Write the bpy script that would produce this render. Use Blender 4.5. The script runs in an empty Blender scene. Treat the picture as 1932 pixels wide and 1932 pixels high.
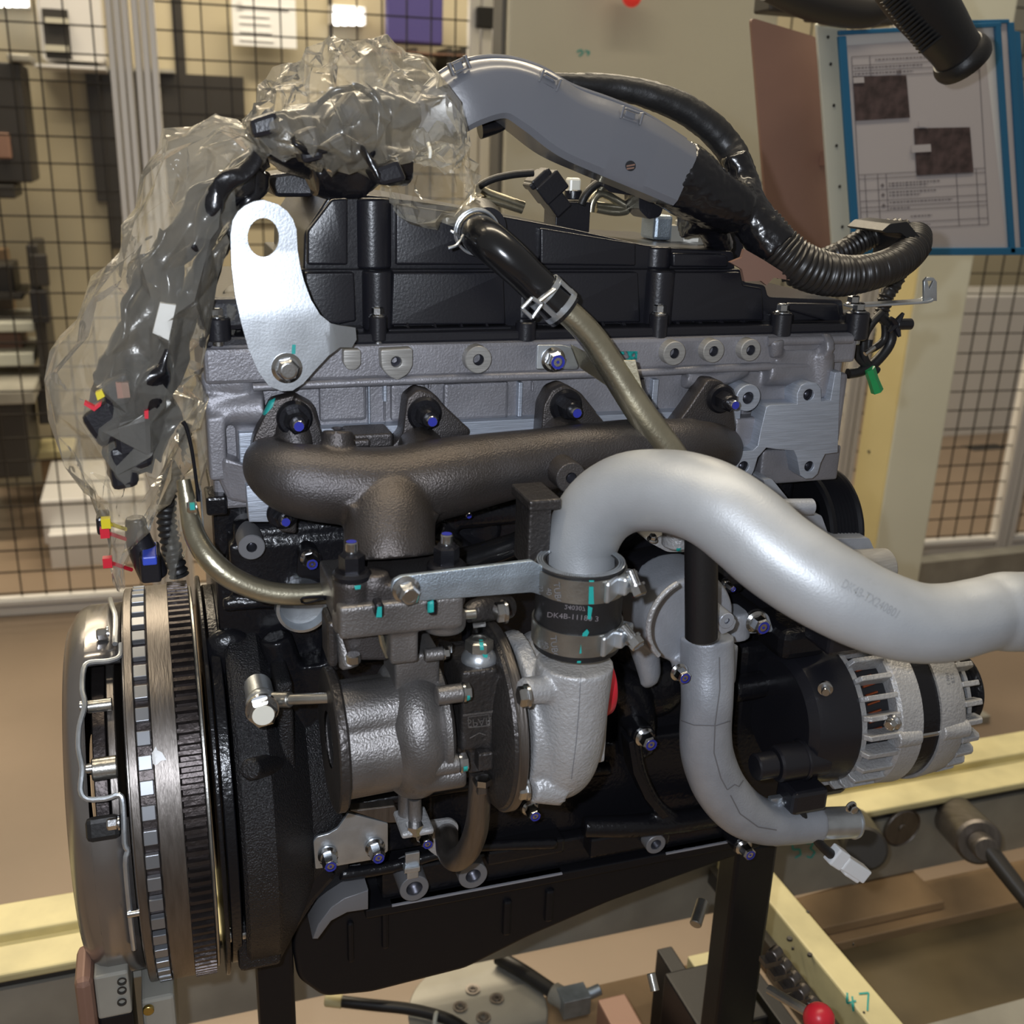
import bpy, bmesh, math, random
from mathutils import Vector, Matrix, noise
from mathutils.bvhtree import BVHTree
random.seed(7)
SC = bpy.context.scene
COL = SC.collection
# ---------------------------------------------------------------- camera
# world axes: X along the crankshaft, Y away from the viewer, Z up
FPX = 2000.0
pitch, yaw, roll = math.radians(19.1), math.radians(18.9), math.radians(2.0)
CP = Vector((0.0, -0.75, 1.45))
FW = Vector((math.sin(yaw)*math.cos(pitch), math.cos(yaw)*math.cos(pitch), -math.sin(pitch)))
r0 = Vector((math.cos(yaw), -math.sin(yaw), 0)); u0 = r0.cross(FW)
RT = r0*math.cos(roll)+u0*math.sin(roll); UP = u0*math.cos(roll)-r0*math.sin(roll)
cd = bpy.data.cameras.new('camera'); cam = bpy.data.objects.new('camera', cd); COL.objects.link(cam)
cd.sensor_width = 36; cd.lens = 36*FPX/1932; cd.clip_start = 0.02
mw = Matrix((RT, UP, -FW)).transposed().to_4x4(); mw.translation = CP
cam.matrix_world = mw; SC.camera = cam
cd.dof.use_dof = True; cd.dof.focus_distance = 0.84; cd.dof.aperture_fstop = 9.0
# ---------------------------------------------------------------- light
SC.view_settings.view_transform = 'Standard'; SC.view_settings.look = 'None'
SC.view_settings.gamma = 1.0; SC.view_settings.exposure = 0.0; SC.view_settings.use_curve_mapping = False
w = bpy.data.worlds.new('hall_light'); SC.world = w; w.use_nodes = True
w.node_tree.nodes['Background'].inputs[0].default_value = (0.88, 0.84, 0.78, 1)
w.node_tree.nodes['Background'].inputs[1].default_value = 0.20
def area(name, loc, target, sx, sy, power, col):
    l = bpy.data.lights.new(name, 'AREA'); l.shape = 'RECTANGLE'; l.size = sx; l.size_y = sy; l.energy = power; l.color = col
    o = bpy.data.objects.new(name, l); COL.objects.link(o); o.location = loc
    o.rotation_euler = (Vector(target)-Vector(loc)).to_track_quat('-Z', 'Y').to_euler(); return o
area('ceiling_lamp_row_front', (0.2, 0.1, 3.6), (0.2, 0.1, 0), 3.0, 0.25, 50, (1, .86, .64))
area('ceiling_lamp_row_back', (0.6, 2.9, 3.9), (0.6, 2.9, 0), 4.5, 0.5, 185, (1, .85, .62))
area('ceiling_lamp_row_far', (-1.0, 5.2, 3.9), (-1.0, 5.4, 0), 5.0, 0.5, 170, (1, .85, .62))
fl = bpy.data.lights.new('phone_flash', 'POINT'); fl.energy = 19.0; fl.color = (.84, .90, 1); fl.shadow_soft_size = 0.006
flo = bpy.data.objects.new('phone_flash', fl); COL.objects.link(flo); flo.location = CP + RT*-0.035 + UP*0.02
# ---------------------------------------------------------------- projection helpers (pixel of the photograph -> point on a real plane)
def ray(px, py): return FW + RT*((px-966)/FPX) - UP*((py-966)/FPX)
def V(px, py, Y):
    d = ray(px, py); return CP + d*((Y-CP.y)/d.y)
def VX(px, py, X):
    d = ray(px, py); return CP + d*((X-CP.x)/d.x)
def VZ(px, py, Z):
    d = ray(px, py); return CP + d*((Z-CP.z)/d.z)
def VD(px, py, t): return CP + ray(px, py)*t
def dep(p): return (p-CP).dot(FW)
def rr(rpx, p): return rpx*dep(p)/FPX
def T(x, y, Y, r):                    # a tube station: point on plane Y, radius in metres from a pixel radius
    p = V(x, y, Y); return (p, rr(r, p))
X_, Y_, Z_ = Vector((1, 0, 0)), Vector((0, 1, 0)), Vector((0, 0, 1))
# ---------------------------------------------------------------- materials
def _n(nt, t, **k):
    n = nt.nodes.new(t)
    for a, b in k.items(): setattr(n, a, b)
    return n
def mat(name, col, rough=.5, metal=0.0, bump=0.0, bscale=300, var=0.0, vscale=12, coat=0.0, spec=None, stretch=None, emit=None, blotch=None):
    m = bpy.data.materials.new(name); m.use_nodes = True; nt = m.node_tree; b = nt.nodes['Principled BSDF']
    b.inputs['Base Color'].default_value = (*col, 1); b.inputs['Roughness'].default_value = rough; b.inputs['Metallic'].default_value = metal
    b.inputs['Coat Weight'].default_value = coat; b.inputs['Coat Roughness'].default_value = .08
    if spec is not None: b.inputs['Specular IOR Level'].default_value = spec
    if emit: b.inputs['Emission Color'].default_value = (*emit[0], 1); b.inputs['Emission Strength'].default_value = emit[1]
    tc = _n(nt, 'ShaderNodeTexCoord'); mp = _n(nt, 'ShaderNodeMapping'); nt.links.new(tc.outputs['Object'], mp.inputs[0])
    if stretch: mp.inputs['Scale'].default_value = stretch
    if bump:
        t = _n(nt, 'ShaderNodeTexNoise'); t.inputs['Scale'].default_value = bscale; t.inputs['Detail'].default_value = 3
        bp = _n(nt, 'ShaderNodeBump'); bp.inputs['Strength'].default_value = bump; bp.inputs['Distance'].default_value = .002
        nt.links.new(mp.outputs[0], t.inputs['Vector']); nt.links.new(t.outputs[0], bp.inputs['Height']); nt.links.new(bp.outputs[0], b.inputs['Normal'])
    if var:
        t = _n(nt, 'ShaderNodeTexNoise'); t.inputs['Scale'].default_value = vscale; t.inputs['Detail'].default_value = 5
        nt.links.new(mp.outputs[0], t.inputs['Vector'])
        r = _n(nt, 'ShaderNodeValToRGB'); c2 = blotch or tuple(c*(1-var) for c in col); c1 = tuple(min(1, c*(1+var*.5)) for c in col)
        r.color_ramp.elements[0].position = .35; r.color_ramp.elements[1].position = .65
        r.color_ramp.elements[0].color = (*c2, 1); r.color_ramp.elements[1].color = (*c1, 1)
        nt.links.new(t.outputs[0], r.inputs[0]); nt.links.new(r.outputs[0], b.inputs['Base Color'])
        mr = _n(nt, 'ShaderNodeMapRange'); mr.inputs['To Min'].default_value = max(.03, rough-.08); mr.inputs['To Max'].default_value = min(1, rough+.1)
        nt.links.new(t.outputs[0], mr.inputs[0]); nt.links.new(mr.outputs[0], b.inputs['Roughness'])
    return m
def film(name, tint, opac, rough, bump, bscale):
    m = bpy.data.materials.new(name); m.use_nodes = True; nt = m.node_tree; nt.nodes.clear()
    out = _n(nt, 'ShaderNodeOutputMaterial'); tr = _n(nt, 'ShaderNodeBsdfTransparent'); tr.inputs[0].default_value = (.96, .95, .92, 1)
    df = _n(nt, 'ShaderNodeBsdfDiffuse'); df.inputs[0].default_value = (*tint, 1); tl = _n(nt, 'ShaderNodeBsdfTranslucent'); tl.inputs[0].default_value = (*tint, 1)
    gl = _n(nt, 'ShaderNodeBsdfGlossy'); gl.inputs[0].default_value = (.9, .9, .9, 1); gl.inputs['Roughness'].default_value = rough
    m1 = _n(nt, 'ShaderNodeMixShader'); m2 = _n(nt, 'ShaderNodeMixShader'); m3 = _n(nt, 'ShaderNodeMixShader')
    tc = _n(nt, 'ShaderNodeTexCoord'); v = _n(nt, 'ShaderNodeTexVoronoi'); v.inputs['Scale'].default_value = bscale; v.feature = 'SMOOTH_F1'
    t = _n(nt, 'ShaderNodeTexNoise'); t.inputs['Scale'].default_value = bscale*.6; t.inputs['Detail'].default_value = 4
    mx = _n(nt, 'ShaderNodeMixRGB'); mx.inputs[0].default_value = .35; nt.links.new(tc.outputs['Object'], mx.inputs[1]); nt.links.new(t.outputs['Color'], mx.inputs[2])
    nt.links.new(tc.outputs['Object'], t.inputs['Vector']); nt.links.new(mx.outputs[0], v.inputs['Vector'])
    bp = _n(nt, 'ShaderNodeBump'); bp.inputs['Strength'].default_value = bump; bp.inputs['Distance'].default_value = .01
    nt.links.new(v.outputs['Distance'], bp.inputs['Height'])
    for s in (gl, df): nt.links.new(bp.outputs[0], s.inputs['Normal'])
    m1.inputs[0].default_value = .5; nt.links.new(df.outputs[0], m1.inputs[1]); nt.links.new(tl.outputs[0], m1.inputs[2])
    m2.inputs[0].default_value = opac; nt.links.new(tr.outputs[0], m2.inputs[1]); nt.links.new(m1.outputs[0], m2.inputs[2])
    fr = _n(nt, 'ShaderNodeLayerWeight'); fr.inputs[0].default_value = .12; nt.links.new(bp.outputs[0], fr.inputs['Normal'])
    nt.links.new(fr.outputs['Fresnel'], m3.inputs[0]); nt.links.new(m2.outputs[0], m3.inputs[1]); nt.links.new(gl.outputs[0], m3.inputs[2])
    nt.links.new(m3.outputs[0], out.inputs[0]); return m
K = dict(
 alu=mat('cast_aluminium', (.27, .265, .285), .44, .45, .22, 600, .2, 22),
 machined=mat('machined_aluminium', (.42, .46, .53), .40, .45, .25, 60, .12, 40, stretch=(1, 1, 22)),
 boss=mat('machined_boss', (.34, .33, .31), .42, .35, .15, 60, .15, 60, stretch=(1, 1, 12)),
 hole=mat('threaded_hole', (.10, .10, .12), .35, .8),
 pipe=mat('sandblasted_pipe', (.40, .415, .43), .44, .35, .12, 900, .06, 30),
 silver=mat('silver_casting', (.43, .43, .435), .42, .35, .5, 420, .08, 50),
 silver2=mat('silver_paint_casting', (.37, .39, .43), .42, .3, .2, 500, .1, 40),
 iron=mat('cast_iron_manifold', (.085, .079, .080), .40, .75, .3, 800, .2, 14, blotch=(.072, .062, .056)),
 iron2=mat('cast_iron_turbo', (.22, .21, .205), .38, .75, .3, 700, .3, 18),
 iron3=mat('dark_iron_casting', (.075, .069, .067), .36, .7, .45, 330, .2, 18),
 black=mat('black_engine_paint', (.008, .008, .010), .24, 0, .3, 260, 0, 12, spec=.4),
 blackrough=mat('black_rough_casting', (.012, .012, .014), .30, 0, .8, 700, 0, 12, spec=.45),
 cover=mat('black_satin_plastic', (.012, .012, .016), .30, 0, .08, 500, 0, 12, spec=.55),
 pan=mat('black_pan_paint', (.007, .007, .009), .42, 0, .1, 60, spec=.3),
 rubber=mat('black_rubber', (.012, .012, .013), .42, 0, .1, 400),
 hose=mat('glossy_black_hose', (.008, .008, .009), .22, 0, .15, 60, coat=.4),
 zinc=mat('zinc_plated_steel', (.62, .66, .70), .30, .85, .06, 700, .12, 60),
 bracket=mat('bright_zinc_bracket', (.50, .53, .56), .33, .75, .05, 600, .06, 30),
 blued=mat('blue_zinc_strap', (.40, .47, .54), .38, .8, .25, 900, .2, 50),
 steel=mat('steel_tube', (.42, .41, .38), .30, .9, .1, 500, .25, 30),
 goldsteel=mat('yellow_passivated_tube', (.50, .46, .34), .28, .9, .1, 400, .25, 20),
 darksteel=mat('dark_machined_steel', (.20, .18, .165), .38, .9, .2, 90, .15, 30, stretch=(8, 1, 1)),
 cluster=mat('pressed_steel_cover', (.36, .34, .33), .25, .85, .03, 200, .1, 8),
 gear=mat('dark_gear_steel', (.060, .050, .048), .36, .8, .3, 200, .2, 30),
 tooth=mat('tone_ring_tooth', (.26, .27, .29), .4, .7),
 chrome=mat('bright_bolt', (.62, .63, .64), .20, 1.0, .05, 600),
 blue=mat('blue_thread_lock', (.04, .05, .42), .30, .3),
 darknut=mat('black_oxide_nut', (.016, .016, .02), .30, .5, .1, 600),
 stamp=mat('stamped_mark', (.27, .28, .29), .5, .3),
 teal=mat('teal_paint_mark', (.012, .33, .30), .5),
 duct=mat('grey_plastic_duct', (.145, .15, .168), .30, 0, .04, 300, coat=.25),
 tape=mat('black_tape', (.006, .006, .008), .26, 0, .5, 90, coat=.35),
 conduit=mat('corrugated_conduit', (.018, .016, .015), .36),
 red=mat('red_plastic', (.62, .02, .04), .35),
 white=mat('white_plastic', (.82, .84, .86), .35),
 clearw=mat('translucent_cap', (.80, .78, .68), .3),
 green=mat('green_plastic', (.02, .30, .09), .3),
 copper=mat('copper_winding', (.45, .12, .05), .3, .8),
 inside=mat('dark_interior', (.01, .01, .013), .6),
 gasket=mat('gasket_line', (.35, .36, .40), .45, .2),
 grey=mat('grey_painted_boss', (.19, .19, .20), .45, .2),
 fencealu=mat('fence_extrusion', (.74, .73, .72), .42, .25, .05, 20),
 fencealu_d=mat('fence_groove', (.12, .12, .12), .5, .3),
 wire=mat('black_fence_wire', (.022, .018, .014), .5, .3),
 cream=mat('cream_machine_paint', (.46, .41, .29), .5, 0, .05, 30, .06, 2),
 cabinet=mat('pale_cabinet_paint', (.52, .505, .42), .5, 0, .03, 30, .05, 2),
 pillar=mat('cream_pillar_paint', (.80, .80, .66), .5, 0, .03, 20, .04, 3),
 pillar_warmlit=mat('cream_pillar_warm_lit', (.60, .52, .27), .55, 0, .03, 20, .08, 3),  # pillar paint again, with the warm side light put into the colour
 rail=mat('cream_rail_paint', (.60, .54, .30), .5, 0, .08, 60, .16, 14),
 plate=mat('grey_side_plate', (.33, .32, .28), .42, .2, .08, 40, .2, 9),
 floor=mat('tan_hall_floor', (.235, .175, .125), .42, 0, .03, 8, .14, 1.6),
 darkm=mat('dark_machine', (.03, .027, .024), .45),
 darkfloor=mat('oily_tray', (.13, .10, .055), .30, 0, .05, 20, .3, 5),
 tan=mat('tan_plate', (.33, .22, .12), .5, 0, .1, 30, .2, 9),
 brown=mat('red_brown_board', (.235, .135, .105), .55, 0, .05, 60, .12, 4),
 paper=mat('printed_paper', (.47, .44, .45), .6),
 ink=mat('print_grey', (.17, .15, .16), .6),
 photo=mat('printed_photo', (.075, .05, .05), .6, 0, 0, 1, .5, 60),
 bluef=mat('blue_frame', (.015, .125, .26), .4),
 whitebar=mat('white_holder_bar', (.56, .57, .50), .45),
 lampw=mat('lamp_tube', (1, 1, 1), .5, emit=((1, .98, .95), 9)),
 lampr=mat('red_signal_lamp', (.6, .02, .02), .4, emit=((1, .06, .04), .25)),
 purple=mat('violet_panel', (.06, .05, .20), .5),
 yellow=mat('yellow_plastic', (.70, .58, .02), .4),
 bluep=mat('blue_plastic', (.04, .08, .55), .4),
 brass=mat('brass_screw', (.5, .36, .10), .3, .9),
 rust=mat('pink_brown_block', (.26, .15, .11), .5, .2),
 bag=film('clear_plastic_film', (.82, .79, .70), .20, .14, .3, 22),
)
# ---------------------------------------------------------------- mesh builder
def basis(ax):
    ax = ax.normalized(); h = Z_ if abs(ax.z) < .9 else X_
    u = ax.cross(h).normalized(); return u, ax.cross(u).normalized(), ax
def cr(pts, n):                       # Catmull-Rom through tuples of (Vector, float...)
    out = []; L = len(pts)
    for i in range(L-1):
        p = [pts[max(i-1, 0)], pts[i], pts[i+1], pts[min(i+2, L-1)]]
        for k in range(n):
            t = k/n; a = -.5*t**3+t*t-.5*t; b = 1.5*t**3-2.5*t*t+1; c = -1.5*t**3+2*t*t+.5*t; d = .5*t**3-.5*t*t
            out.append(tuple(p[0][j]*a+p[1][j]*b+p[2][j]*c+p[3][j]*d for j in range(len(pts[0]))))
    out.append(tuple(pts[-1])); return out
class M:
    def __init__(s): s.v = []; s.f = []; s.m = []; s.mi = 0
    def add(s, vs, fs):
        o = len(s.v); s.v += [Vector(v) for v in vs]; s.f += [[i+o for i in f] for f in fs]; s.m += [s.mi]*len(fs); return s
    def box(s, c, size, ax=None):
        u, v, w_ = ax or (X_, Y_, Z_); a, b, d = [k/2 for k in size]; c = Vector(c)
        vs = [c+u*(a*i)+v*(b*j)+w_*(d*k) for i in (-1, 1) for j in (-1, 1) for k in (-1, 1)]
        return s.add(vs, [(0, 1, 3, 2), (4, 6, 7, 5), (0, 4, 5, 1), (2, 3, 7, 6), (0, 2, 6, 4), (1, 5, 7, 3)])
    def bb(s, a, b):
        a, b = Vector(a), Vector(b); return s.box((a+b)/2, [abs(b[i]-a[i]) for i in range(3)])
    def prism(s, poly, d):
        n = len(poly); vs = [Vector(p) for p in poly]+[Vector(p)+Vector(d) for p in poly]
        nrm = Vector((0, 0, 0))
        for i in range(n): nrm += vs[i].cross(vs[(i+1) % n])
        fs = [list(range(n)), list(range(2*n-1, n-1, -1))]+[(i, i+n, (i+1) % n+n, (i+1) % n) for i in range(n)]
        if nrm.dot(Vector(d)) > 0: fs = [f[::-1] for f in fs]
        return s.add(vs, fs)
    def tube(s, pts, seg=16, n=0, caps=True, sec=None, up=None, closed=False):
        P = [tuple(p) for p in pts]
        if n: P = cr(P, n)
        L = len(P); rings = []; u = None
        for i in range(L):
            a = P[i-1][0] if (i or closed) else P[i][0]; b = P[(i+1) % L][0] if (i < L-1 or closed) else P[i][0]
            t = (b-a).normalized()
            if up is not None: u = (up-t*up.dot(t)).normalized()
            elif u is None: u = basis(t)[0]
            else: u = (u-t*u.dot(t)).normalized()
            v = t.cross(u); r = P[i][1]; r2 = P[i][2] if len(P[i]) > 2 else r
            S = sec or [(math.cos(2*math.pi*k/seg), math.sin(2*math.pi*k/seg)) for k in range(seg)]
            rings.append([P[i][0]+u*(r*x)+v*(r2*y) for x, y in S])
        m = len(rings[0]); vs = [q for R in rings for q in R]; fs = []
        for i in range(L if closed else L-1):
            for k in range(m):
                j = (i+1) % L; fs.append((i*m+k, j*m+k, j*m+(k+1) % m, i*m+(k+1) % m)[::-1])
        if caps and not closed: fs += [list(range(m)), list(range((L-1)*m, L*m))[::-1]]
        return s.add(vs, [list(f)[::-1] for f in fs])
    def lathe(s, o, ax, prof, seg=32, a0=0, a1=360, ref=None):
        u, v, w_ = basis(ax) ; o = Vector(o)
        if ref is not None: u = (ref-w_*ref.dot(w_)).normalized(); v = w_.cross(u)
        full = a1-a0 >= 360; ns = seg if full else seg+1; vs = []; fs = []
        for k in range(ns):
            t = math.radians(a0+(a1-a0)*k/seg); d = u*math.cos(t)+v*math.sin(t)
            vs += [o+w_*z+d*r for z, r in prof]
        m = len(prof)
        for k in range(seg):
            j = (k+1) % ns
            for i in range(m-1): fs.append((k*m+i, j*m+i, j*m+i+1, k*m+i+1))
        return s.add(vs, fs)
    def cyl(s, a, b, r, r2=None, seg=24, ch=.12):
        a, b = Vector(a), Vector(b); L = (b-a).length; r2 = r if r2 is None else r2; c = min(r, r2)*ch
        return s.lathe(a, b-a, [(0, 0), (0, r-c), (c, r), (L-c, r2), (L, r2-c), (L, 0)], seg)
    def ring(s, a, b, ro, ri, seg=32):
        a, b = Vector(a), Vector(b); L = (b-a).length
        return s.lathe(a, b-a, [(0, ri), (0, ro), (L, ro), (L, ri), (0, ri)], seg)
    def torus(s, o, ax, R, r, seg=40, sg=12, a0=0, a1=360, ref=None):
        return s.lathe(o, ax, [(r*math.sin(2*math.pi*k/sg), R+r*math.cos(2*math.pi*k/sg)) for k in range(sg+1)], seg, a0, a1, ref)
    def ball(s, c, r, seg=16, sq=(1, 1, 1)):
        n = seg//2; vs = []; fs = []
        for i in range(n+1):
            for k in range(seg):
                th = math.pi*i/n; ph = 2*math.pi*k/seg
                vs.append(Vector(c)+Vector((r*sq[0]*math.sin(th)*math.cos(ph), r*sq[1]*math.sin(th)*math.sin(ph), r*sq[2]*math.cos(th))))
        for i in range(n):
            for k in range(seg): fs.append((i*seg+k, (i+1)*seg+k, (i+1)*seg+(k+1) % seg, i*seg+(k+1) % seg))
        return s.add(vs, fs)
    def hexp(s, a, b, r, dome=.15, rot=0):    # hexagonal prism with a chamfered end
        a, b = Vector(a), Vector(b); u, v, w_ = basis(b-a); L = (b-a).length
        def rg(z, q): return [a+w_*z+(u*math.cos(math.radians(60*k+rot))+v*math.sin(math.radians(60*k+rot)))*q for k in range(6)]
        vs = rg(0, r)+rg(L*(1-dome), r)+rg(L, r*.82)
        fs = [tuple(range(6))[::-1], tuple(range(12, 18))]
        for i in (0, 6):
            for k in range(6): fs.append((i+k, i+(k+1) % 6, i+6+(k+1) % 6, i+6+k))
        return s.add(vs, fs)
WP = {}                                # world position of each object's origin
def setp(o, label=None, cat=None, group=None, kind=None):
    if label: o['label'] = label
    if cat: o['category'] = cat
    if group: o['group'] = group
    if kind: o['kind'] = kind
    return o
def link(o, loc, parent=None):
    COL.objects.link(o); loc = Vector(loc); WP[o.name] = loc
    if parent is not None: o.parent = parent; o.location = loc-WP[parent.name]
    else: o.location = loc
    return o
def empty(name, loc, label=None, cat=None, group=None, parent=None, kind=None):
    o = bpy.data.objects.new(name, None); o.empty_display_size = .05; link(o, loc, parent); return setp(o, label, cat, group, kind)
def eval_mesh(me, mods):               # apply modifiers to a mesh without bpy.ops
    t = bpy.data.objects.new('tmp', me); COL.objects.link(t)
    for ty, kw in mods:
        md = t.modifiers.new('m', ty)
        for a, b in kw.items(): setattr(md, a, b)
    dg = bpy.context.evaluated_depsgraph_get(); dg.update()
    r = bpy.data.meshes.new_from_object(t.evaluated_get(dg)); bpy.data.objects.remove(t); return r
def obj(name, m, mats, parent=None, smooth=32, bevel=0, cast=None, relax=5, sub=0, noiseamp=0, label=None, cat=None, group=None, kind=None):
    if not isinstance(mats, (list, tuple)): mats = [mats]
    c = Vector((0, 0, 0))
    lo = Vector([min(v[i] for v in m.v) for i in range(3)]); hi = Vector([max(v[i] for v in m.v) for i in range(3)]); c = (lo+hi)/2
    if parent is None: c.z = lo.z
    me = bpy.data.meshes.new(name); me.from_pydata([v-c for v in m.v], [], m.f)
    if cast:
        me = eval_mesh(me, [('REMESH', dict(mode='VOXEL', voxel_size=cast)), ('SMOOTH', dict(factor=.6, iterations=relax))])
    if noiseamp:
        for v in me.vertices: v.co += v.co.normalized()*noise.noise(v.co*60)*noiseamp
    me.name = name
    me.materials.clear()
    for a in mats: me.materials.append(K[a] if isinstance(a, str) else a)
    if not cast: me.polygons.foreach_set('material_index', m.m)
    bm = bmesh.new(); bm.from_mesh(me)
    if not cast: bmesh.ops.remove_doubles(bm, verts=bm.verts, dist=1e-6)
    bmesh.ops.recalc_face_normals(bm, faces=bm.faces); bm.to_mesh(me); bm.free()
    if smooth: me.shade_smooth(); me.set_sharp_from_angle(angle=math.radians(smooth if not cast else 60))
    o = bpy.data.objects.new(name, me); link(o, c, parent)
    if bevel:
        b = o.modifiers.new('bevel', 'BEVEL'); b.width = bevel; b.segments = 2; b.limit_method = 'ANGLE'; b.angle_limit = math.radians(40); b.harden_normals = bool(smooth)
    if sub: o.modifiers.new('sub', 'SUBSURF').levels = sub; o.modifiers['sub'].render_levels = sub
    return setp(o, label, cat, group, kind)
def copyof(o, loc, parent=None, rot=None, deep=True):   # a copy of an object and its children at a world position
    c = o.copy(); link(c, loc, parent)
    if rot is not None: c.rotation_euler = rot
    if deep:
        for ch in [q for q in bpy.data.objects if q.parent == o]:
            copyof(ch, Vector(loc)+(WP[ch.name]-WP[o.name]), c)
    return c
def rnd(poly, r, n=5):                 # round the corners of a 2D polygon; r number or list
    out = []; L = len(poly)
    for i in range(L):
        p = Vector(poly[i][:2]); a = Vector(poly[i-1][:2]); b = Vector(poly[(i+1) % L][:2]); q = r[i] if isinstance(r, (list, tuple)) else r
        da, db = (a-p), (b-p); q = min(q, da.length*.45, db.length*.45)
        if q < 1e-9: out.append(p); continue
        A = p+da.normalized()*q; B = p+db.normalized()*q
        for k in range(n+1):
            t = k/n; out.append(A*(1-t)**2+p*2*t*(1-t)+B*t*t)
    return out
def circ(x, y, r, n=24): return [(x+r*math.cos(2*math.pi*k/n), y+r*math.sin(2*math.pi*k/n)) for k in range(n)]
def curve_mesh(loops, depth, bevel, res=2):     # filled 2D loops (XY) with holes, extruded +-depth/2
    cu = bpy.data.curves.new('c', 'CURVE'); cu.dimensions = '2D'; cu.fill_mode = 'BOTH'
    for L in loops:
        sp = cu.splines.new('POLY'); sp.points.add(len(L)-1); sp.use_cyclic_u = True
        for i, p in enumerate(L): sp.points[i].co = (p[0], p[1], 0, 1)
    cu.extrude = max(depth/2-bevel, 1e-5); cu.bevel_depth = bevel; cu.bevel_resolution = res; cu.offset = -bevel
    t = bpy.data.objects.new('tmp', cu); COL.objects.link(t)
    dg = bpy.context.evaluated_depsgraph_get(); dg.update()
    me = bpy.data.meshes.new_from_object(t.evaluated_get(dg)); bpy.data.objects.remove(t); bpy.data.curves.remove(cu); return me
def plate(name, outline, Y, thick, material, parent, holes=(), bevel=.0006, rad=0, bend=None, hole_rad=None, label=None, m_into=None):
    """outline in photo pixels laid on the vertical plane Y; thickness goes back (+Y). holes: (px,py,rpx) circles or point lists."""
    def q(p): v = V(p[0], p[1], Y); return (v.x, v.z)
    O = [q(p) for p in (rnd(outline, rad) if rad else outline)]
    H = []
    for h in holes:
        if len(h) == 3 and not hasattr(h[0], '__len__'):
            c = V(h[0], h[1], Y); H.append(circ(c.x, c.z, rr(h[2], c)))
        else: H.append([q(p) for p in h])
    cx = sum(p[0] for p in O)/len(O); cz = sum(p[1] for p in O)/len(O)
    sh = lambda L: [(p[0]-cx, p[1]-cz) for p in L]
    me = curve_mesh([sh(O)]+[sh(h) for h in H], thick, bevel)
    for v in me.vertices:
        x, y, z = v.co; v.co = (x, -z, y)
        if bend: v.co.y += bend(x+cx, y+cz)
    if m_into is not None:
        m_into.add([Vector(v.co)+Vector((cx, Y+thick/2, cz)) for v in me.vertices], [list(p.vertices) for p in me.polygons]); return None
    bm = bmesh.new(); bm.from_mesh(me); bmesh.ops.remove_doubles(bm, verts=bm.verts, dist=1e-6); bmesh.ops.recalc_face_normals(bm, faces=bm.faces); bm.to_mesh(me); bm.free()
    me.name = name; me.materials.clear(); me.materials.append(K[material]); me.shade_smooth(); me.set_sharp_from_angle(angle=math.radians(38))
    o = bpy.data.objects.new(name, me); link(o, (cx, Y+thick/2, cz), parent); return setp(o, label)
def tubeobj(name, st, material, parent, n=6, seg=20, **k):
    m = M(); m.tube(st, seg=seg, n=n); return obj(name, m, material, parent, smooth=50, **k)
def bolt(name, pos, d, r, parent, style='hex', h=None, rot=12):
    """flange bolt head seen from along -d; r = flange radius; styles: hex, blue (blue paint in the socket), nut (stud and nut), cap"""
    d = d.normalized(); h = h or r*1.1; m = M(); mats = ['chrome', 'blue', 'darknut']
    if style in ('hex', 'blue', 'recess'):
        m.lathe(pos, d, [(0, r), (h*.12, r), (h*.26, r*.78), (h*.26, 0)], 28)
        m.hexp(pos+d*(h*.2), pos+d*h, r*.76, .16, rot)
        m.lathe(pos+d*h, d, [(0, r*.56), (h*.03, r*.50), (h*.03, r*.42), (-h*.14, r*.36), (-h*.14, 0)], 20)
        if style == 'blue': m.mi = 1; m.lathe(pos+d*(h*.97), d, [(0, r*.40), (0, r*.14), (h*.06, r*.12), (h*.06, 0)], 18); m.lathe(pos+d*(h*1.035), d, [(0, r*.56), (0, r*.36)], 18)
    elif style == 'nut':
        m.mi = 2; m.lathe(pos, d, [(0, r), (h*.14, r), (h*.24, r*.86), (h*.24, 0)], 32); m.hexp(pos+d*(h*.2), pos+d*(h*.85), r*.66, .1, rot)
        m.lathe(pos+d*(h*.8), d, [(0, r*.55), (h*.12, r*.42), (h*.12, 0)], 24)
        m.mi = 0; m.lathe(pos+d*(h*.8), d, [(0, r*.32), (h*.42, r*.32), (h*.46, r*.27), (h*.46, 0)], 20)
        m.mi = 1; m.lathe(pos+d*(h*1.27), d, [(0, r*.265), (0, 0)], 16)
    elif style == 'cap':
        m.lathe(pos, d, [(0, r), (h*.3, r), (h*.34, r*.8), (h*.34, 0)], 24); m.lathe(pos+d*h*.3, d, [(0, r*.62), (h*.6, r*.6), (h*.7, r*.5), (h*.7, 0)], 20)
    return obj(name, m, mats, parent, smooth=30)
def bvh_of(o):
    w0 = WP[o.name]; return BVHTree.FromPolygons([Vector(v.co)+w0 for v in o.data.vertices], [list(p.vertices) for p in o.data.polygons])
def decal(target, polys, name, material, parent=None, off=.0005, maxlen=6):
    """flat paint or lettering lying on the surface of `target`; polys are pixel polygons"""
    bv = bvh_of(target) if not isinstance(target, BVHTree) else target
    bm = bmesh.new()
    for P in polys:
        vs = [bm.verts.new((p[0], p[1], 0)) for p in P]
        if len(vs) >= 3: bm.faces.new(vs)
    bmesh.ops.triangulate(bm, faces=bm.faces)
    for _ in range(3):
        E = [e for e in bm.edges if e.calc_length() > maxlen]
        if not E: break
        bmesh.ops.subdivide_edges(bm, edges=E, cuts=1); bmesh.ops.triangulate(bm, faces=bm.faces)
    return _project(bm, bv, name, material, parent, off)
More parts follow.
